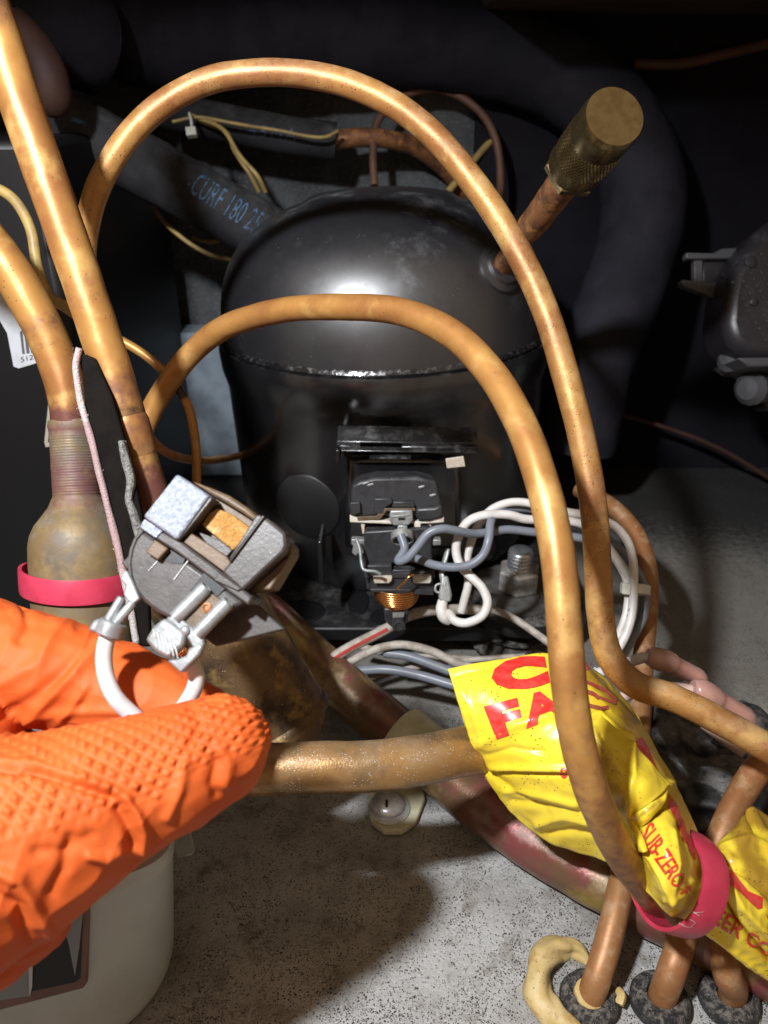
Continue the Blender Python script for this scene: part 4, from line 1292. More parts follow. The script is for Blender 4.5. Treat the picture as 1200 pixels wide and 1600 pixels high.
# square back plate, round body, cross flange
prism('back_plate', plH, p7((540, 262), (392, 412), (470, 500), (640, 655), (800, 775), (1100, 700), (985, 600), (760, 400)), -0.012, -0.0085, 'relay_grey', hr, 0.0004)
arc = [(530, 285), (500, 320), (482, 365), (472, 420), (478, 480), (498, 535), (535, 585), (585, 625), (640, 655), (720, 670), (820, 655), (900, 620), (960, 590)]
prism('round_body', plH, p7(*arc), -0.0105, -0.0012, 'relay_grey', hr, 0.0010)
prism('rim_line', plH, p7((530, 285), (498, 320), (480, 365), (470, 420), (476, 482), (496, 538), (510, 530), (492, 478), (486, 422), (494, 370), (512, 325), (540, 292)), -0.006, -0.0008, 'relay_grey', hr, 0.0003)
prism('cross_flange', plH, p7((540, 248), (700, 335), (905, 490), (1000, 568), (985, 605), (900, 545), (690, 385), (528, 280)), -0.0105, 0.0006, 'relay_grey', hr, 0.0006)
prism('flange_highlight', plH, p4((130, 330), (260, 420), (210, 470), (95, 390)), 0.0006, 0.0011, 'relay_alu', hr, 0.0003)
# silver block
prism('silver_block', plH, p4((372, 12), (608, 172), (375, 490), (130, 318)), -0.006, 0.0024, 'relay_alu', hr, 0.0008)
prism('silver_block_side', plH, p4((608, 172), (618, 195), (440, 420), (375, 492)), -0.006, 0.0016, 'relay_grey', hr, 0.0003)
# shelf behind, insert and right block
prism('back_rim', plH, p4((420, 30), (560, 80), (700, 140), (820, 220), (925, 310), (905, 345), (800, 270), (650, 180), (560, 130)), -0.0130, -0.004, 'relay_brown', hr, 0.0008)
prism('back_shelf', plH, p4((560, 130), (900, 340), (760, 560), (700, 600), (420, 420)), -0.0125, -0.0065, 'relay_brown', hr, 0.0004)
ins = prism('tan_insert', plH, p4((500, 355), (560, 270), (615, 235), (720, 280), (888, 400), (730, 545), (640, 470)), -0.0066, -0.0030, 'cork_tan', hr, 0.0004)
prism('inner_slope', plH, p4((440, 420), (700, 590), (740, 640), (690, 710), (390, 490)), -0.008, -0.0004, 'relay_brown', hr, 0.0003)
prism('grey_pocket', plH, p4((480, 410), (640, 470), (730, 545), (690, 590), (560, 520)), -0.007, -0.0026, 'relay_grey', hr, 0.0002)
prism('right_block', plH, p4((990, 312), (1140, 430), (1150, 520), (1130, 570), (830, 850), (680, 710), (745, 640)), -0.010, 0.0012, 'relay_grey', hr, 0.0008)
prism('block_rib', plH, p4((985, 308), (1000, 318), (760, 640), (742, 642)), 0.0010, 0.0021, 'relay_grey', hr, 0.0003)
prism('block_rib', plH, p4((925, 300), (950, 296), (975, 312), (780, 570), (740, 630), (735, 600)), -0.008, 0.0002, 'relay_grey', hr, 0.0004)
prism('block_ear', plH, p4((1140, 470), (1172, 520), (1160, 552), (1130, 560)), -0.012, -0.004, 'relay_brown', hr, 0.0006)
prism('block_underside', plH, p4((1150, 520), (1160, 560), (1000, 831), (960, 831), (830, 850), (1120, 585)), -0.0135, -0.004, 'relay_brown', hr, 0.0006)
# details on the round body
prism('key_tab', plH, p4((205, 480), (300, 545), (225, 628), (135, 568)), -0.0012, 0.0012, 'relay_brown', hr, 0.0004)
prism('key_recess', plH, p4((300, 548), (402, 615), (385, 650), (300, 640), (240, 620)), -0.0012, -0.0009, 'black_plastic', hr, 0.0)
prism('slot_recess', plH, p4((540, 715), (690, 830), (640, 880), (440, 840)), -0.0012, -0.0008, 'black_plastic', hr, 0.0)
prism('scribe_line', plH, p4((428, 615), (433, 618), (322, 765), (318, 762)), -0.0012, -0.0009, 'tin_dull', hr, 0.0)
prism('scribe_line', plH, p4((202, 625), (206, 628), (138, 700), (135, 697)), -0.0012, -0.0009, 'tin_dull', hr, 0.0)
prism('flange_step', plH, p4((665, 718), (830, 831), (800, 850), (625, 770)), 0.0006, 0.0013, 'relay_grey', hr, 0.0003)

# twin barrel connector with its lead
tw = thing('twin_barrel_connector', 'silver twin-barrel crimp connector pushed on the held relay, right one', 'connector', plH.hit(*c7(700, 760)))
prism('blade', plH, p7((820, 545), (905, 605), (790, 720), (700, 660)), -0.001, 0.0006, 'relay_brown', tw, 0.0002)
lathe('blade_hole', [(0.0011, 0.0), (0.0013, 0.0004), (0.0008, 0.0006), (0.0006, 0.0001), (0, 0.0001)], plH.hit(*c7(812, 612), 0.0006), plH.n, 'copper_rust', tw, 16)


def barrel(a, b, r, name='barrel', z=0.0012):
    A, B = plH.hit(*c7(*a), z), plH.hit(*c7(*b), z)
    L = (B - A).length
    return lathe(name, [(r * 0.55, 0.0002), (r * 0.8, -0.0002), (r, 0.0004), (r, L)], A, B - A, 'tin_plate', tw, 20)


barrel((812, 528), (685, 655), 0.0019)
barrel((903, 590), (775, 722), 0.0019)
prism('crimp_bridge', plH, p7((645, 655), (690, 640), (800, 730), (808, 765), (770, 800), (738, 742), (700, 702)), -0.001, 0.0017, 'tin_plate', tw, 0.0005)
prism('crimp_wing', plH, p7((565, 745), (600, 690), (645, 655), (735, 715), (725, 770), (662, 822), (605, 792)), -0.0006, 0.0026, 'tin_plate', tw, 0.0009)
for i in range(6):
    x0, y0 = 600 + i * 17, 700 + i * 9
    prism('crimp_rib', plH, p7((x0, y0), (x0 + 5, y0 + 3), (x0 + 22, y0 + 78), (x0 + 16, y0 + 76)), 0.0024, 0.0028, 'tin_dull', tw, 0.0)
prism('crimp_fold', plH, p7((655, 830), (690, 826), (735, 812), (745, 780), (808, 762), (792, 808), (715, 885)), -0.0004, 0.0026, 'tin_plate', tw, 0.0006)
lathe('dimple', [(0.0014, 0), (0.0013, 0.0006), (0.0006, 0.0010), (0, 0.0011)], plH.hit(*c7(728, 708), 0.0016), plH.n, 'tin_plate', tw, 16, smooth=True)
for i in range(5):
    tube_px('copper_strand', [c7(665 + i * 9, 808 - i * 5) + (0.1992,), c7(690 + i * 7, 800 - i * 5) + (0.1982,), c7(708 + i * 4, 815 - i * 3) + (0.1990,)], 0.00035, 'coil_copper', tw, sides=6, per=4)
# left narrow connector
lf = thing('flag_connector', 'silver crimp connector at the left end of the white lead', 'connector', plH.hit(*c7(390, 740)))
prism('tongue', plH, p7((445, 490), (470, 452), (490, 480), (530, 575), (500, 600), (485, 590), (462, 560), (470, 520)), -0.0016, 0.0002, 'tin_plate', lf, 0.0004)
for a, b in (((455, 575), (405, 660)), ((500, 595), (430, 680))):
    A, B = plH.hit(*c7(*a), 0.0004), plH.hit(*c7(*b), 0.0004)
    lathe('barrel', [(0.0009, -0.0004), (0.0012, 0), (0.0013, (B - A).length)], A, B - A, 'tin_plate', lf, 16)
A, B = plH.hit(*c7(430, 655), 0.0002), plH.hit(*c7(392, 745), 0.0002)
lathe('crimp_ring', [(0.0030, 0.0), (0.0036, 0.0003), (0.0037, 0.0036), (0.0031, 0.0042), (0.0027, 0.0036)], A.lerp(B, 0.15), B - A, 'tin_plate', lf, 20)
prism('crimp_lug', plH, p7((318, 705), (345, 660), (400, 655), (400, 700), (350, 718)), -0.0008, 0.0014, 'tin_plate', lf, 0.0008)
# the lead, two ends into the pinched glove
o = tube_px('white_lead', [c7(408, 700) + (0.1995,), c7(388, 760) + (0.1990,), c7(380, 830) + (0.1985,), c7(392, 910) + (0.198,), c7(430, 990) + (0.198,), c7(500, 1060) + (0.199,), c7(560, 1105) + (0.200,), c7(630, 1100) + (0.2005,), c7(700, 1040) + (0.2005,), c7(752, 960) + (0.200,), c7(765, 900) + (0.200,), c7(748, 850) + (0.200,), c7(728, 815) + (0.200,)],
            0.00215, 'wire_white_clean', sides=20, per=10, lump=0.02)
tag(o, 'short white lead looping from the held relay into the orange glove', 'wire')

# ------------------------------------------------------------------ the gloved hand


def capsule(bm, pts, per=6, sides=20):
    S = catmull([tuple(pix(*p[:3])) + (p[3],) for p in pts], per)
    P = [Vector(s[:3]) for s in S]
    R = [s[3] for s in S]
    # rounded ends
    t0 = (P[0] - P[1]).normalized(); t1 = (P[-1] - P[-2]).normalized()
    e0, r0, e1, r1 = [], [], [], []
    for a in (85, 65, 45, 22):
        e0.append(P[0] + t0 * R[0] * math.sin(math.radians(a)) * 0.95); r0.append(R[0] * math.cos(math.radians(a)))
    for a in (22, 45, 65, 85):
        e1.append(P[-1] + t1 * R[-1] * math.sin(math.radians(a)) * 0.95); r1.append(R[-1] * math.cos(math.radians(a)))
    v, f, _ = sweep(e0 + P + e1, r0 + R + r1, sides)
    vs = [bm.verts.new(p) for p in v]
    for q in f:
        bm.faces.new([vs[i] for i in q])


bm = bmesh.new()
# thumb in front, index finger behind the wire, the middle finger hidden behind them, the last two folded, palm and cuff running out at the left
capsule(bm, [(-170, 1385, 0.165, 0.030), (-60, 1340, 0.172, 0.0262), (60, 1294, 0.176, 0.0222), (150, 1252, 0.179, 0.0184), (225, 1222, 0.182, 0.0160), (290, 1192, 0.185, 0.0143), (345, 1166, 0.188, 0.0128)])
capsule(bm, [(-200, 1040, 0.225, 0.024), (-60, 1035, 0.223, 0.0200), (40, 1046, 0.221, 0.0169), (120, 1064, 0.220, 0.0151), (200, 1088, 0.219, 0.0140), (270, 1112, 0.217, 0.0125), (305, 1126, 0.215, 0.0108)])
capsule(bm, [(-220, 1180, 0.225, 0.026), (-60, 1215, 0.224, 0.019), (60, 1232, 0.224, 0.0150), (170, 1225, 0.222, 0.0135), (255, 1205, 0.218, 0.0118)])  # middle finger, unseen; lengthened so its shadow closes a lit gap
capsule(bm, [(-220, 1330, 0.215, 0.026), (-60, 1400, 0.205, 0.0190), (20, 1425, 0.196, 0.0135), (40, 1420, 0.188, 0.012)])
capsule(bm, [(-220, 1430, 0.205, 0.024), (-100, 1480, 0.196, 0.0165), (-20, 1470, 0.186, 0.0120)])
capsule(bm, [(-380, 1300, 0.205, 0.040), (-250, 1260, 0.200, 0.040), (-160, 1230, 0.198, 0.032)])
capsule(bm, [(-800, 1420, 0.205, 0.032), (-600, 1380, 0.205, 0.031), (-380, 1310, 0.205, 0.036)])
me = bpy.data.meshes.new('gloved_hand')
bm.to_mesh(me); bm.free()
tmp = bpy.data.objects.new('gloved_hand_raw', me)
COL.objects.link(tmp)
rm = tmp.modifiers.new('remesh', 'REMESH'); rm.mode = 'VOXEL'; rm.voxel_size = 0.00072
sm = tmp.modifiers.new('smooth', 'SMOOTH'); sm.factor = 0.5; sm.iterations = 9
dg = bpy.context.evaluated_depsgraph_get()
hm = bpy.data.meshes.new_from_object(tmp.evaluated_get(dg))
bpy.data.objects.remove(tmp)
# cut away what lies far outside the frame is kept: the hand stays whole. Refine only the visible side.
bm = bmesh.new(); bm.from_mesh(hm)
camv = CAM
sel = []
for e in bm.edges:
    mx = (e.verts[0].co + e.verts[1].co) / 2
    X, Y, D = proj(mx)
    if -20 < X < 460 and 880 < Y < 1530 and e.verts[0].normal.dot((camv - mx).normalized()) > -0.15:
        sel.append(e)
bmesh.ops.subdivide_edges(bm, edges=sel, cuts=1, use_grid_fill=True)
bmesh.ops.triangulate(bm, faces=[f for f in bm.faces if len(f.verts) > 4])
bm.normal_update()
bm.to_mesh(hm); bm.free()
hm.update()
n = len(hm.vertices)
co = np.empty(n * 3); hm.vertices.foreach_get('co', co); co = co.reshape(-1, 3)
no = np.empty(n * 3); hm.vertices.foreach_get('normal', no); no = no.reshape(-1, 3)
q = co - np.array(CAM)
D = q @ np.array(FWD)
PX = 600 + (q @ np.array(RIGHT)) / D * FPX
PY = 800 - (q @ np.array(UP)) / D * FPX
facing = -(no * (q / np.linalg.norm(q, axis=1)[:, None])).sum(1)
# surface frame along the thumb
aT = np.array((pix(345, 1166, 0.188) - pix(60, 1294, 0.176)).normalized())
nT = np.array(-FWD); nT = nT - aT * (nT @ aT); nT /= np.linalg.norm(nT)
bT = np.cross(nT, aT)
rel = co - np.array(pix(200, 1230, 0.18))
thumb_centre = rel - np.outer(rel @ aT, aT)
s_ = rel @ aT
# unroll round the thumb so that the pattern does not stretch at its sides
rb = rel @ bT
rn = rel @ nT
rad_ = 0.016
ang = np.arctan2(rb, np.maximum(rn + 0.004, 0.003))
t_ = ang * rad_ * 1.0
warp = np.array([noise.noise(Vector(c) * 55) for c in co])
warp2 = np.array([noise.noise(Vector(c) * 55 + Vector((5, 9, 2))) for c in co])
s_w = s_ + warp * 0.0022
t_w = t_ + warp2 * 0.0022
ps, ptt = 0.0035, 0.0036
A = s_w / ps + t_w / ptt
B = s_w / ps - t_w / ptt
fa = A - np.floor(A) - 0.5
fb = B - np.floor(B) - 0.5
pyr = 1 - 2 * np.maximum(np.abs(fa), np.abs(fb))
skew = np.clip(pyr * 1.25 + (fb) * 0.25 + fa * 0.1, 0, 1)
bound = np.interp(PX, [-50, 0, 60, 180, 250, 285, 345, 440], [1330, 1318, 1302, 1262, 1240, 1205, 1172, 1150])
upper = np.interp(PX, [-50, 0, 150, 280, 320, 400, 440], [1150, 1150, 1128, 1118, 1095, 1085, 1100])
fade = 1 / (1 + np.exp((PY - bound) / 8.0))
fade *= 1 / (1 + np.exp((upper - 4 - PY) / 4.0))
is_thumb = D < np.interp(PX, [0, 345], [0.192, 0.1935])
vary = 0.75 + 0.5 * np.clip(0.5 + warp, 0, 1)
cellrnd = np.abs(np.sin(np.floor(A) * 12.9898 + np.floor(B) * 78.233) * 43758.5453) % 1.0
disp = 0.00085 * np.clip(skew * 1.6 - 0.5, 0, 1) * fade * is_thumb * vary * (0.35 + 0.9 * cellrnd)
# crumpled folds elsewhere
w1 = np.array([noise.noise(Vector((c[0] * 60 + c[2] * 38, c[1] * 40, c[2] * 75 - c[0] * 60))) for c in co])
w2 = np.array([noise.noise(Vector((c[0] * 150 - c[2] * 60, c[1] * 120, c[2] * 170 + c[0] * 90)) + Vector((3, 1, 7))) for c in co])
ridge = 1 - np.abs(w1) * 2.2
smoothmask = (1 - fade * is_thumb)
disp += smoothmask * (0.0007 * np.clip(ridge, -0.3, 1) - 0.0004 + 0.00028 * w2)


def crease(line, width, amp, thumb):
    dd = seg_dist(PX, PY, line)
    amp, width = amp * 0.75, width * 1.25
    m = np.exp(-(dd / width) ** 2) * (facing > -0.1)
    m = m * (is_thumb if thumb else ~is_thumb)
    return amp * m


for ln, wd, am, th in [
    ([(158, 1000), (120, 1045), (75, 1095), (40, 1130)], 7, 0.0016, False),
    ([(140, 1005), (100, 1050), (50, 1092), (0, 1120)], 8, -0.0013, False),
    ([(160, 1045), (130, 1085), (95, 1125)], 6, 0.0013, False),
    ([(85, 980), (60, 1035), (0, 1070)], 9, 0.0011, False),
    ([(170, 1010), (148, 1060), (128, 1100)], 6, -0.0012, False),
    ([(185, 1112), (120, 1112), (40, 1125)], 6, 0.0010, False),
    ([(20, 955), (60, 962), (110, 980)], 7, 0.0010, False),
    ([(38, 945), (44, 975), (30, 1000)], 6, -0.0014, False),
    ([(250, 1010), (290, 1050), (300, 1080)], 8, -0.0006, False),
    ([(-10, 1200), (30, 1202), (68, 1208), (130, 1232), (170, 1246)], 6, -0.0020, True),
    ([(0, 1190), (60, 1196), (130, 1220), (180, 1236)], 6, 0.0010, True),
    ([(196, 1246), (214, 1270), (226, 1300), (222, 1330)], 6, 0.0020, True),
    ([(184, 1262), (200, 1290), (206, 1320)], 7, -0.0018, True),
    ([(140, 1338), (165, 1342), (186, 1332)], 7, 0.0018, True),
    ([(0, 1365), (30, 1375), (56, 1420), (76, 1452)], 9, 0.0022, True),
    ([(-10, 1400), (30, 1420), (40, 1460)], 10, -0.0022, True),
    ([(80, 1395), (100, 1360), (110, 1310)], 9, -0.0014, True),
    ([(60, 1330), (100, 1330), (140, 1305)], 9, -0.0010, True),
    ([(290, 1192), (280, 1235), (262, 1278)], 7, 0.0012, True),
    ([(345, 1172), (355, 1195), (352, 1225)], 8, 0.0012, True),
    ([(340, 1190), (332, 1225), (338, 1240)], 7, -0.0012, True),
    ([(320, 1094), (360, 1100), (400, 1096)], 7, -0.0010, True),
    ([(300, 1108), (312, 1130), (300, 1160)], 7, -0.0010, True),
]:
    disp += crease(ln, wd, am, th)
co2 = co + no * disp[:, None]
hm.vertices.foreach_set('co', co2.ravel())
hm.update()
hm.shade_smooth()
hm.materials.clear()
hm.materials.append(MATS['glove_orange'])
hand = bpy.data.objects.new('gloved_hand', hm)
COL.objects.link(hand)
tag(hand, 'hand in a textured orange rubber glove pinching the white lead', 'hand')
# ------------------------------------------------------------------ yellow warning tag wrapped round the tubes


def patch(name, rows, nu, nv, mat, parent, folds=(), amp=0.0, thick=0.0003, dirt_shade=(), freq=70):
    """rows[s][t] = (px, py, depth): a sheet through the control points"""
    W = [[tuple(pix(*c)) for c in r] for r in rows]
    A = [catmull(r, nv) for r in W]                      # along t
    A = np.array(A)                                      # rows, T, 3
    B = np.array([catmull(A[:, j], nu) for j in range(A.shape[1])])   # T, S, 3
    Tn, Sn = B.shape[0], B.shape[1]
    C = B.reshape(-1, 3)
    # normals
    gs = np.gradient(B, axis=1); gt = np.gradient(B, axis=0)
    nn = np.cross(gs, gt).reshape(-1, 3)
    nn /= np.maximum(np.linalg.norm(nn, axis=1), 1e-12)[:, None]
    q = C - np.array(CAM)
    flip = (nn * q).sum(1) > 0
    nn[flip] *= -1
    D = q @ np.array(FWD)
    PX = 600 + (q @ np.array(RIGHT)) / D * FPX
    PY = 800 - (q @ np.array(UP)) / D * FPX
    dz = np.zeros(len(C))
    for ln, wd, am in folds:
        dz += am * np.exp(-(seg_dist(PX, PY, ln) / wd) ** 1.5)
    if amp:
        n1 = np.array([noise.noise(Vector(c) * freq) for c in C])
        n2 = np.array([noise.noise(Vector(c) * freq * 2.7 + Vector((4, 4, 4))) for c in C])
        dz += amp * ((1 - 2.4 * np.abs(n1)) + 0.35 * n2)
        n3 = np.array([noise.noise(Vector(c) * freq * 3.1 + Vector((8, 1, 5))) for c in C])
        dz += amp * 0.55 * (0.5 - 1.6 * np.abs(n3))
    C = C + nn * dz[:, None]
    so = np.zeros(len(C))
    for ln, wd, am in dirt_shade:
        so = np.maximum(so, am * np.exp(-(seg_dist(PX, PY, ln) / wd) ** 2))
    f = []
    for j in range(Tn - 1):
        for i in range(Sn - 1):
            a = j * Sn + i
            f.append((a, a + 1, a + Sn + 1, a + Sn))
    o = mesh_obj(name, C, f, mat, parent, True, {'soot_shade': so})
    m = o.modifiers.new('thick', 'SOLIDIFY'); m.thickness = thick; m.offset = 0
    return o


tagt = thing('yellow_tag', 'crumpled yellow plastic tag with red lettering wrapped round the tubes', 'tag', pix(1060, 1400, 0.245))
front_rows = [
    [(748, 1197, 0.262), (737, 1160, 0.256), (724, 1123, 0.254), (712, 1084, 0.256), (700, 1046, 0.262)],
    [(800, 1268, 0.262), (800, 1208, 0.250), (795, 1150, 0.247), (785, 1095, 0.250), (772, 1033, 0.262)],
    [(862, 1316, 0.264), (868, 1245, 0.245), (872, 1180, 0.240), (868, 1110, 0.246), (852, 1021, 0.266)],
    [(930, 1338, 0.258), (948, 1275, 0.238), (956, 1205, 0.234), (946, 1128, 0.244), (922, 1042, 0.272)],
    [(984, 1362, 0.236), (1000, 1318, 0.219), (1012, 1265, 0.222), (1012, 1190, 0.242), (988, 1112, 0.272)],
    [(1016, 1402, 0.219), (1028, 1365, 0.210), (1046, 1325, 0.209), (1060, 1285, 0.224), (1052, 1222, 0.262)],
    [(1042, 1426, 0.219), (1055, 1400, 0.209), (1070, 1368, 0.210), (1084, 1338, 0.225), (1092, 1308, 0.25)],
    [(1075, 1436, 0.234), (1082, 1415, 0.228), (1094, 1385, 0.228), (1102, 1358, 0.236), (1106, 1335, 0.25)],
]
fr = patch('tag_front', front_rows, 22, 30, 'yellow_film', tagt, folds=[
    ([(768, 1200), (830, 1199), (905, 1202)], 5, 0.0016), ([(768, 1206), (830, 1208), (905, 1212)], 4, -0.0014),
    ([(755, 1202), (810, 1240), (850, 1262)], 6, -0.0012), ([(840, 1285), (880, 1275), (920, 1282)], 6, 0.0016), ([(860, 1300), (900, 1296), (950, 1300)], 5, -0.0016),
    ([(745, 1165), (800, 1135), (862, 1120)], 7, 0.0008), ([(905, 1130), (935, 1118), (1000, 1180)], 6, 0.0018), ([(912, 1150), (930, 1140), (990, 1200)], 7, -0.0012),
    ([(1000, 1285), (1040, 1260), (1048, 1235)], 5, -0.0030), ([(985, 1275), (1020, 1262), (1044, 1226)], 5, 0.0026),
    ([(975, 1150), (985, 1215), (980, 1265)], 6, 0.0012), ([(1060, 1290), (1072, 1340), (1070, 1395)], 4, -0.0012), ([(1040, 1405), (1062, 1395), (1078, 1375)], 4, 0.0010),
    ([(700, 1060), (730, 1052), (800, 1045)], 3, -0.0004), ([(905, 1040), (950, 1090), (990, 1130)], 6, 0.0010),
    ([(760, 1180), (800, 1168), (850, 1175)], 4, -0.0007), ([(790, 1235), (840, 1240), (900, 1255)], 4, 0.0011), ([(800, 1250), (850, 1258), (910, 1268)], 4, -0.0010), ([(720, 1075), (740, 1120), (755, 1165)], 4, 0.0005), ([(1010, 1330), (1035, 1370), (1055, 1415)], 3, 0.0009), ([(1050, 1300), (1060, 1350), (1050, 1400)], 3, 0.0008),
], amp=0.0005, dirt_shade=[([(905, 1040), (945, 1085), (985, 1125)], 16, 0.9), ([(1005, 1300), (1015, 1350), (1040, 1425)], 9, 0.55), ([(1000, 1280), (1042, 1262)], 5, 0.6), ([(905, 1130), (1000, 1260)], 22, 0.35), ([(1020, 1290), (1060, 1400)], 26, 0.45)], freq=60)  # dirt on the film, and shade painted in around the flap
tree = bvh_of(fr)
ink = fr
print_text('lettering', 'C', ((772, 1084), (860, 1072), (850, 1022), (764, 1034)), tree, 'red_ink', fr, 0.085, 4, 0.00035)
print_text('lettering', 'F', ((776, 1154), (820, 1141), (808, 1091), (756, 1104)), tree, 'red_ink', fr, 0.06, 4, 0.00035)
print_text('lettering', 'A', ((822, 1138), (890, 1114), (868, 1074), (810, 1090)), tree, 'red_ink', fr, 0.05, 4, 0.00035)
print_text('lettering', 'o', ((876, 1216), (888, 1216), (886, 1200), (874, 1200)), tree, 'red_ink', fr, 0.02, 3, 0.00035)
for ln, wd in (([(900, 1030), (908, 1036), (916, 1048)], 12), ([(902, 1060), (920, 1068), (946, 1080), (962, 1096)], 5), ([(902, 1078), (925, 1084), (935, 1092)], 6), ([(903, 1092), (915, 1102), (938, 1108), (950, 1106)], 6), ([(920, 1084), (940, 1092), (962, 1100)], 4)):
    print_poly('print_streak', lay_line(ln, wd), tree, 'red_ink_dirty', fr, 5, 0.00035)
print_poly('red_patch', [(988, 1160), (1002, 1152), (1014, 1172), (1004, 1192), (986, 1180)], tree, 'red_ink', fr, 6, 0.00035)
print_poly('red_border', [(1010, 1165), (1020, 1190), (1034, 1220), (1028, 1222), (1012, 1195), (1006, 1178)], tree, 'red_ink', fr, 6, 0.00035)
print_poly('red_border', [(1044, 1240), (1056, 1258), (1068, 1286), (1076, 1318), (1068, 1316), (1056, 1284), (1044, 1262)], tree, 'red_ink', fr, 6, 0.00035)
print_poly('red_border', [(1072, 1300), (1082, 1316), (1088, 1340), (1084, 1344), (1074, 1324)], tree, 'red_ink', fr, 6, 0.00035)
print_text('lettering', 'SUB-ZERO F', ((998, 1306), (1064, 1402), (1080, 1390), (1020, 1284)), tree, 'red_ink', fr, 0.015, 4, 0.0004)
# back layer of the sleeve
back_rows = [[(x, y, d + (0.012 if 0 < i < 4 else 0.0005)) for i, (x, y, d) in enumerate(r)] for r in front_rows]
back_rows = [[(x, y, d + 0.022 * (1 if 0 < i < 4 else 0)) for i, (x, y, d) in enumerate(r)] for r in back_rows]
patch('tag_back', back_rows, 8, 8, 'yellow_film', tagt, amp=0.0006)
# turned-over flap with the bright point
flap = patch('tag_flap', [
    [(938, 1118, 0.236), (925, 1135, 0.232), (915, 1160, 0.230), (912, 1190, 0.231)],
    [(975, 1150, 0.232), (965, 1180, 0.225), (950, 1210, 0.224), (940, 1240, 0.228)],
    [(1015, 1192, 0.230), (1005, 1220, 0.219), (985, 1245, 0.218), (962, 1268, 0.224)],
    [(1046, 1226, 0.228), (1032, 1240, 0.221), (1012, 1256, 0.218), (982, 1276, 0.222)],
], 20, 20, 'yellow_film', tagt, folds=[([(985, 1165), (990, 1215), (982, 1270)], 5, 0.0016), ([(940, 1150), (970, 1190), (985, 1210)], 6, -0.0012), ([(925, 1140), (950, 1180), (960, 1240)], 7, 0.0010)], amp=0.0004, dirt_shade=[([(915, 1150), (945, 1200), (965, 1255)], 24, 0.75)])  # left side of the flap darkened: painted shade
patch('tag_fold', [
    [(982, 1277, 0.2215), (990, 1288, 0.221), (996, 1298, 0.222)],
    [(1012, 1258, 0.2175), (1014, 1270, 0.2165), (1012, 1282, 0.218)],
    [(1044, 1228, 0.227), (1040, 1246, 0.222), (1030, 1262, 0.221)],
], 8, 6, 'yellow_film', tagt, amp=0.0004, dirt_shade=[([(1000, 1275), (1030, 1252)], 5, 0.7)])
patch('tag_fold', [
    [(974, 1272, 0.224), (984, 1278, 0.2215), (992, 1286, 0.221)],
    [(984, 1296, 0.222), (994, 1302, 0.218), (1002, 1304, 0.2175)],
    [(998, 1330, 0.2165), (1006, 1332, 0.210), (1012, 1330, 0.2105)],
], 8, 6, 'yellow_film', tagt, amp=0.0004)

# right part of the tag beyond the band
rt = patch('tag_tail', [
    [(1092, 1448, 0.236), (1100, 1418, 0.230), (1108, 1388, 0.229), (1115, 1358, 0.232), (1120, 1328, 0.242)],
    [(1125, 1474, 0.235), (1132, 1430, 0.229), (1138, 1388, 0.228), (1144, 1345, 0.233), (1150, 1292, 0.247)],
    [(1160, 1502, 0.237), (1168, 1450, 0.229), (1172, 1395, 0.228), (1174, 1340, 0.235), (1172, 1262, 0.252)],
    [(1205, 1534, 0.240), (1210, 1475, 0.232), (1212, 1410, 0.230), (1214, 1350, 0.238), (1212, 1284, 0.256)],
    [(1262, 1560, 0.244), (1266, 1500, 0.236), (1268, 1430, 0.234), (1270, 1370, 0.240), (1268, 1310, 0.258)],
], 22, 26, 'yellow_film', tagt, folds=[
    ([(1125, 1390), (1150, 1440), (1205, 1505)], 4, -0.0030), ([(1132, 1370), (1158, 1415), (1205, 1465)], 7, 0.0026),
    ([(1120, 1340), (1165, 1365), (1205, 1405)], 5, -0.0022), ([(1130, 1330), (1170, 1310), (1205, 1330)], 7, 0.0018), ([(1165, 1268), (1180, 1300), (1210, 1320)], 5, -0.0015), ([(1100, 1445), (1140, 1480), (1200, 1525)], 4, 0.0008)],
    amp=0.0006, dirt_shade=[([(1150, 1275), (1170, 1340), (1205, 1400)], 22, 0.95), ([(1165, 1265), (1210, 1290)], 20, 1.0), ([(1128, 1335), (1180, 1345)], 14, 0.6), ([(1125, 1392), (1150, 1440), (1205, 1508)], 4, 0.7)])
tree = bvh_of(rt)
print_text('lettering', 'EER CO.', ((1112, 1440), (1206, 1500), (1214, 1482), (1124, 1416)), tree, 'red_ink', rt, 0.012, 4, 0.0004)
print_poly('red_patch', [(1126, 1366), (1136, 1352), (1168, 1392), (1190, 1402), (1190, 1418), (1182, 1420), (1160, 1400)], tree, 'red_ink', rt, 6, 0.0004)
print_poly('red_patch', [(1196, 1432), (1202, 1424), (1214, 1440), (1206, 1446)], tree, 'red_ink', rt, 6, 0.0004)

# pink band cinching the tag
cen = pix(1052, 1378, 0.234)
wdir = (RIGHT * 0.88 - UP * 0.36 + FWD * 0.24).normalized()
topv = pix(1072, 1302, 0.236) - cen
topv = topv - wdir * topv.dot(wdir)
la = topv.length
topv.normalize()
dep = wdir.cross(topv).normalized()
if dep.dot(FWD) > 0:
    dep = -dep
v, f = [], []
NB = 96
for k in range(NB):
    a = 2 * math.pi * k / NB
    ca, sa = math.cos(a), math.sin(a)
    hl = la * (1.0 if ca > 0 else 0.86)
    hd_ = 0.0165 if sa > 0 else 0.016
    rad_v = topv * (ca * hl) + dep * (sa * hd_)
    rn_ = rad_v.normalized()
    sk = 0.0012 * math.sin(2 * a + 0.6)
    for (dr, dh) in ((0, -0.0043), (0.0011, -0.0046), (0.0014, -0.0034), (0.0014, 0.0034), (0.0011, 0.0046), (0, 0.0043)):
        v.append(cen + rad_v + rn_ * dr + wdir * (dh + sk))
for k in range(NB):
    k2 = (k + 1) % NB
    for j in range(6):
        j2 = (j + 1) % 6
        f.append((k * 6 + j, k * 6 + j2, k2 * 6 + j2, k2 * 6 + j))
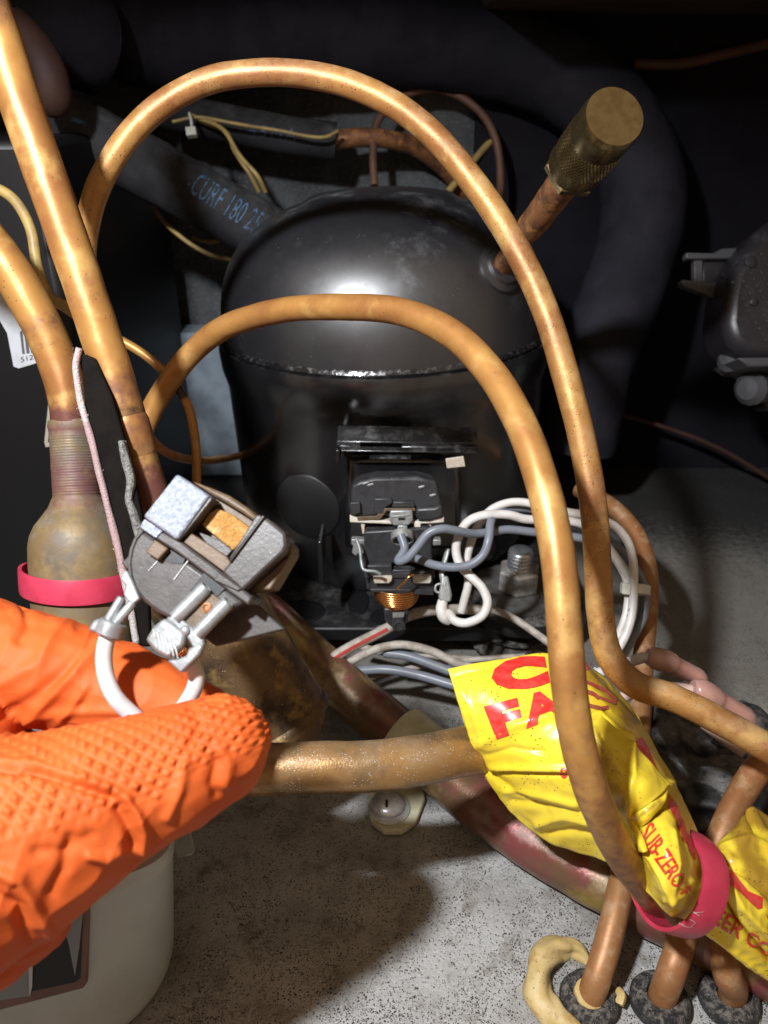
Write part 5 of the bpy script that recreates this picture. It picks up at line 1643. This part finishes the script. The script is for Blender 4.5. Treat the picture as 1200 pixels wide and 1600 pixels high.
band2 = mesh_obj('rubber_band', v, f, 'band_pink', None, 40)
tag(band2, 'wide pink rubber band cinching the yellow tag round the tubes', 'rubber band')
tr = bvh_of(band2)
for ln in ([(1062, 1444), (1072, 1432), (1086, 1440), (1078, 1448), (1062, 1444)], [(1080, 1426), (1098, 1424)], [(1078, 1420), (1092, 1430)], [(1066, 1428), (1082, 1404)]):
    print_poly('embossed_mark', lay_line(ln, 1.0), tr, 'wire_pinkish', band2, 5, 0.0003) if len(ln) < 4 else [print_poly('embossed_mark', lay_line([ln[i], ln[i + 1]], 0.9), tr, 'wire_pinkish', band2, 5, 0.0003) for i in range(4)]

# ------------------------------------------------------------------ dusty black bag at the right
bm = bmesh.new()
bmesh.ops.create_icosphere(bm, subdivisions=6, radius=1)
c = pix(1100, 1222, 0.335)
dn = 0
for v in bm.verts:
    p = v.co.copy()
    s = [math.copysign(abs(x) ** 0.55, x) for x in p]
    q = c + RIGHT * (s[0] * 0.036) + Vector((0, 1, 0)) * (s[1] * 0.026) + Vector((0, 0, 1)) * (s[2] * 0.026)
    w_ = 1 - 2.2 * abs(noise.noise(q * 38))
    w2 = 1 - 2.2 * abs(noise.noise(q * 95 + Vector((3, 3, 3))))
    v.co = q + p * (0.0040 * w_ + 0.0016 * w2)
    v.co.z = max(v.co.z, 0.0012)
me = bpy.data.meshes.new('black_plastic_bag'); bm.to_mesh(me); bm.free(); me.shade_smooth()
me.materials.append(MATS['bag_black'])
o = bpy.data.objects.new('black_plastic_bag', me); COL.objects.link(o)
tag(o, 'crumpled black plastic wrapping covered in grey dust beside the yellow tag', 'bag')
# ------------------------------------------------------------------ wiring of the compressor


def c6(x, y):
    return 640 + x * 0.38333, 740 + y * 0.38333


def w6(*pts):
    return [c6(p[0], p[1]) + (p[2],) for p in pts]


def wire(label, pts, r, mat, name='wire', **k):
    o = tube_px(name, pts, r, mat, sides=16, per=10, lump=0.02, **k)
    return tag(o, label, 'wire')


RW = 0.0019
o = wire('grey wire from the protector terminal looping under itself to the right', [(626, 836, 0.341)] + [(632, 858, 0.339), (622, 876, 0.3365), (636, 872, 0.334)] + w6((30, 300, 0.333), (75, 245, 0.332), (130, 225, 0.332), (190, 232, 0.335), (260, 245, 0.340), (330, 238, 0.343), (400, 228, 0.345), (500, 238, 0.347), (600, 250, 0.348), (690, 262, 0.348), (760, 280, 0.349), (840, 300, 0.350), (900, 360, 0.351), (945, 430, 0.351), (962, 500, 0.351), (955, 580, 0.350), (920, 650, 0.348), (880, 720, 0.345), (840, 790, 0.343)), RW, 'wire_grey')
o = wire('grey wire making the round loop in front of the white wires', w6((-20, 330, 0.353), (40, 350, 0.347), (100, 372, 0.342), (180, 382, 0.338), (250, 370, 0.335), (300, 330, 0.334), (322, 270, 0.334), (330, 200, 0.338), (350, 168, 0.345), (400, 145, 0.351), (470, 142, 0.353), (560, 160, 0.354), (660, 190, 0.354), (760, 240, 0.354), (850, 300, 0.354), (920, 390, 0.354), (950, 480, 0.354), (945, 580, 0.353), (905, 680, 0.350), (860, 760, 0.346), (830, 800, 0.345)), RW, 'wire_grey')
o1 = wire('white wire with printed digits looping down to the relay terminal', w6((140, 590, 0.348), (160, 570, 0.344), (185, 600, 0.341), (235, 608, 0.339), (295, 580, 0.338), (318, 525, 0.338), (295, 465, 0.339), (250, 420, 0.341), (210, 380, 0.343), (190, 320, 0.344), (200, 255, 0.343), (240, 195, 0.341), (310, 168, 0.340), (400, 168, 0.341), (470, 185, 0.343), (560, 190, 0.345), (660, 195, 0.347), (730, 220, 0.348), (800, 290, 0.348), (860, 370, 0.347), (900, 440, 0.346)), RW * 1.05, 'wire_white')
tr = bvh_of(o1)
print_text('lettering', '-41985', ((712, 966), (742, 962), (740, 954), (711, 958)), tr, 'ink_grey', o1, 0, 3, 0.00015, 1.2)
o2 = wire('white wire standing behind the printed one and rising over the bundle', w6((210, 565, 0.352), (222, 520, 0.351), (240, 440, 0.350), (232, 360, 0.350), (250, 280, 0.350), (280, 210, 0.349), (330, 150, 0.348), (400, 120, 0.348), (470, 118, 0.348), (560, 138, 0.348), (650, 158, 0.347), (740, 172, 0.346), (830, 210, 0.345), (885, 270, 0.343), (910, 350, 0.342), (914, 440, 0.341), (910, 540, 0.340), (895, 620, 0.339), (865, 690, 0.338), (820, 760, 0.337)), RW, 'wire_white')
o3 = wire('third white wire running down the bundle through the cable tie', w6((560, 168, 0.35), (640, 185, 0.35), (720, 220, 0.35), (800, 300, 0.35), (860, 380, 0.348), (890, 460, 0.346), (885, 560, 0.344), (860, 640, 0.342), (830, 700, 0.340), (790, 750, 0.338)), RW * 0.95, 'wire_white')
tr = bvh_of([o2])
print_text('lettering', 'CL1430', ((966, 1003), (985, 950), (978, 948), (960, 1000)), tr, 'ink_grey', o2, 0, 3, 0.00015, 1.2)
# cable tie on the bundle
t = thing('cable_tie', 'white nylon cable tie round the wire bundle', 'cable tie', pix(994, 922, 0.345))
cen = pix(994, 921, 0.346)
axw = (pix(990, 950, 0.344) - pix(994, 890, 0.347)).normalized()
uu = (RIGHT - axw * RIGHT.dot(axw)).normalized(); ww = axw.cross(uu)
v, f = [], []
for k in range(40):
    a = 2 * math.pi * k / 40
    rv = uu * (math.cos(a) * 0.0054) + ww * (math.sin(a) * 0.0046)
    for (dr, dh) in ((0, -0.0021), (0.0008, -0.0021), (0.0008, 0.0021), (0, 0.0021)):
        v.append(cen + rv + rv.normalized() * dr + axw * dh)
for k in range(40):
    k2 = (k + 1) % 40
    for j in range(4):
        f.append((k * 4 + j, k * 4 + (j + 1) % 4, k2 * 4 + (j + 1) % 4, k2 * 4 + j))
mesh_obj('tie_strap', v, f, 'nylon', t, 40)
poly_prism('tie_head', [pix(972, 910, 0.341), pix(986, 912, 0.340), pix(985, 930, 0.340), pix(971, 928, 0.341)], -FWD, -0.003, 0.001, 'nylon', t, 0.0006)

# boot and terminal at the relay's right side
t = thing('wire_terminal', 'grey crimped terminal with white sleeve hanging at the start relay side', 'connector', pix(695, 950, 0.346))
tube_px('metal_hook', [(700, 858, 0.349), (694, 880, 0.347), (690, 896, 0.346), (694, 915, 0.345)], 0.0016, 'tin_dull', t, sides=10, per=6, flat=0.7)
v, f, _ = sweep([pix(x, y, 0.345) for x, y in catmull([(690, 912), (682, 914), (680, 922), (686, 926), (690, 920)], 5)], [0.0006] * 21, 8, 1.0)
mesh_obj('crimp_ring', v, f, 'tin_dull', t, True)
prism('crimp_barrel', Plane(695, 925, 0.345), [(690, 900), (700, 900), (706, 930), (704, 940), (688, 942), (685, 932)], -0.002, 0.0012, 'tin_dull', t, 0.0008)
tube_px('white_sleeve', [(692, 938, 0.346, 0.9), (690, 952, 0.345, 1.1), (694, 964, 0.345, 1.15), (702, 970, 0.346, 0.95)], 0.0024, 'wire_white', t, sides=16, per=6)

# wires on the floor under the compressor
RF = 0.0018
o = wire('white wire with red stripe slanting out from under the relay plug', [(470, 1060, 0.36), (510, 1034, 0.362), (550, 1010, 0.366), (600, 985, 0.372), (650, 958, 0.38), (720, 952, 0.386), (760, 955, 0.384)], 0.0026, 'wire_dusty')
tr = bvh_of(o)
print_poly('red_stripe', lay_line([(512, 1035), (550, 1012), (606, 983)], 5), tr, 'wire_red', o, 8, 0.00015)
wire('pale brown wire running past the bolt to the nearest copper tube', [(590, 985, 0.392), (650, 962, 0.392), (720, 950, 0.388), (765, 952, 0.382), (800, 965, 0.376), (835, 988, 0.37), (870, 1015, 0.365), (905, 1050, 0.362)], RF, 'wire_dusty')
wire('dusty beige wire arching over the stained pipe on the floor', [(490, 1075, 0.362), (530, 1045, 0.364), (575, 1018, 0.367), (620, 1008, 0.368), (670, 1016, 0.366), (715, 1035, 0.362), (770, 1050, 0.358), (830, 1062, 0.354)], RF * 1.1, 'wire_dusty', kink=0.0008)
wire('upper grey wire on the floor leading under the yellow tag', [(600, 1020, 0.372), (640, 1026, 0.370), (690, 1044, 0.364), (740, 1062, 0.358), (800, 1080, 0.352)], RF * 1.25, 'wire_grey')
wire('lower grey wire on the floor leading under the yellow tag', [(540, 1050, 0.368), (600, 1046, 0.368), (650, 1054, 0.364), (700, 1068, 0.360), (760, 1086, 0.354), (820, 1100, 0.350)], RF * 1.25, 'wire_grey')
wire('thin dusty wire lowest on the floor beside the grey wires', [(520, 1062, 0.372), (580, 1058, 0.374), (640, 1046, 0.376), (690, 1034, 0.376), (750, 1028, 0.376), (820, 1026, 0.376)], RF * 0.8, 'wire_dusty', kink=0.0008)
wire('dusty white wire under the base plate behind the yellow tag', [(560, 1010, 0.40), (620, 1022, 0.395), (680, 1028, 0.39), (740, 1030, 0.386), (800, 1036, 0.38)], RF, 'wire_dusty', kink=0.0008)

# pink crimp splices
def splice(label, pts, lead, leadlabel, lead_mat='wire_white_clean'):
    o = tube_px('crimp_splice', pts, 0.0050, 'vinyl_pink', sides=24, per=8, lump=0.06, flat=0.85)
    tag(o, label, 'splice', 'pink crimp splices')
    tube_px('metal_barrel', [p[:3] for p in pts[3:6]], 0.0021, 'coil_copper', o, sides=14, per=6, lump=0.08)
    wire(leadlabel, lead, 0.0021, lead_mat)


splice('upper pink crimp splice on the white wire', [(1012, 1026, 0.300, 0.75), (1022, 1028, 0.300, 1.02), (1042, 1034, 0.301, 1.05), (1054, 1040, 0.302, 0.86), (1075, 1050, 0.303, 0.82), (1090, 1058, 0.304, 0.8), (1098, 1066, 0.305, 0.5)],
       [(900, 1066, 0.315), (940, 1050, 0.310), (985, 1034, 0.304), (1012, 1027, 0.301), (1040, 1035, 0.301)], 'clean white wire entering the upper pink splice')
splice('lower pink crimp splice beside the tall copper tube', [(1082, 1078, 0.286, 0.8), (1094, 1080, 0.286, 1.08), (1112, 1090, 0.287, 1.05), (1124, 1096, 0.288, 0.9), (1145, 1108, 0.289, 0.88), (1164, 1120, 0.290, 0.85), (1174, 1128, 0.291, 0.5)],
       [(960, 1096, 0.300), (1010, 1074, 0.294), (1050, 1074, 0.290), (1084, 1080, 0.287), (1110, 1090, 0.287)], 'dingy white wire entering the lower pink splice', 'wire_pinkish')
wire('pinkish wire end poking out under the tall copper tube', [(1100, 1130, 0.30), (1130, 1152, 0.296), (1165, 1176, 0.292)], 0.0024, 'wire_pinkish')
o = poly_prism('paper_scrap', [pix(922, 1048, 0.31), pix(930, 1042, 0.31), pix(946, 1062, 0.312), pix(940, 1066, 0.312)], -FWD, -0.0003, 0, 'label_white', None, 0)
tag(o, 'tiny white scrap tucked behind the yellow tag', 'scrap')

# lint hairs caught on the floor and the pipes: too fine and too many to count
rl = random.Random(11)
LV, LF = [], []
spots = [(790, 1300, 0.006), (800, 1290, 0.006), (1030, 1468, 0.004), (735, 1502, 0.001), (1048, 900, 0.002), (1080, 905, 0.002)] + [(rl.uniform(300, 1190), rl.uniform(1180, 1595), 0.001) for _ in range(46)]
for (x, y, z) in spots:
    p = hitz(x, y, z + 0.0006)
    a = rl.uniform(0, 6.28)
    pts = []
    for k in range(6):
        pts.append(p.copy())
        a += rl.uniform(-0.7, 0.7)
        p = p + Vector((math.cos(a), math.sin(a), rl.uniform(-0.2, 0.25))) * rl.uniform(0.0005, 0.0013)
    v, f, _ = sweep(pts, 0.00006, 5)
    k0 = len(LV)
    LV += v
    LF += [tuple(i + k0 for i in q) for q in f]
o = mesh_obj('lint_fibres', LV, LF, 'debris_pale', None, True)
tag(o, 'fine pale lint hairs scattered over the floor', 'lint', kind='stuff')
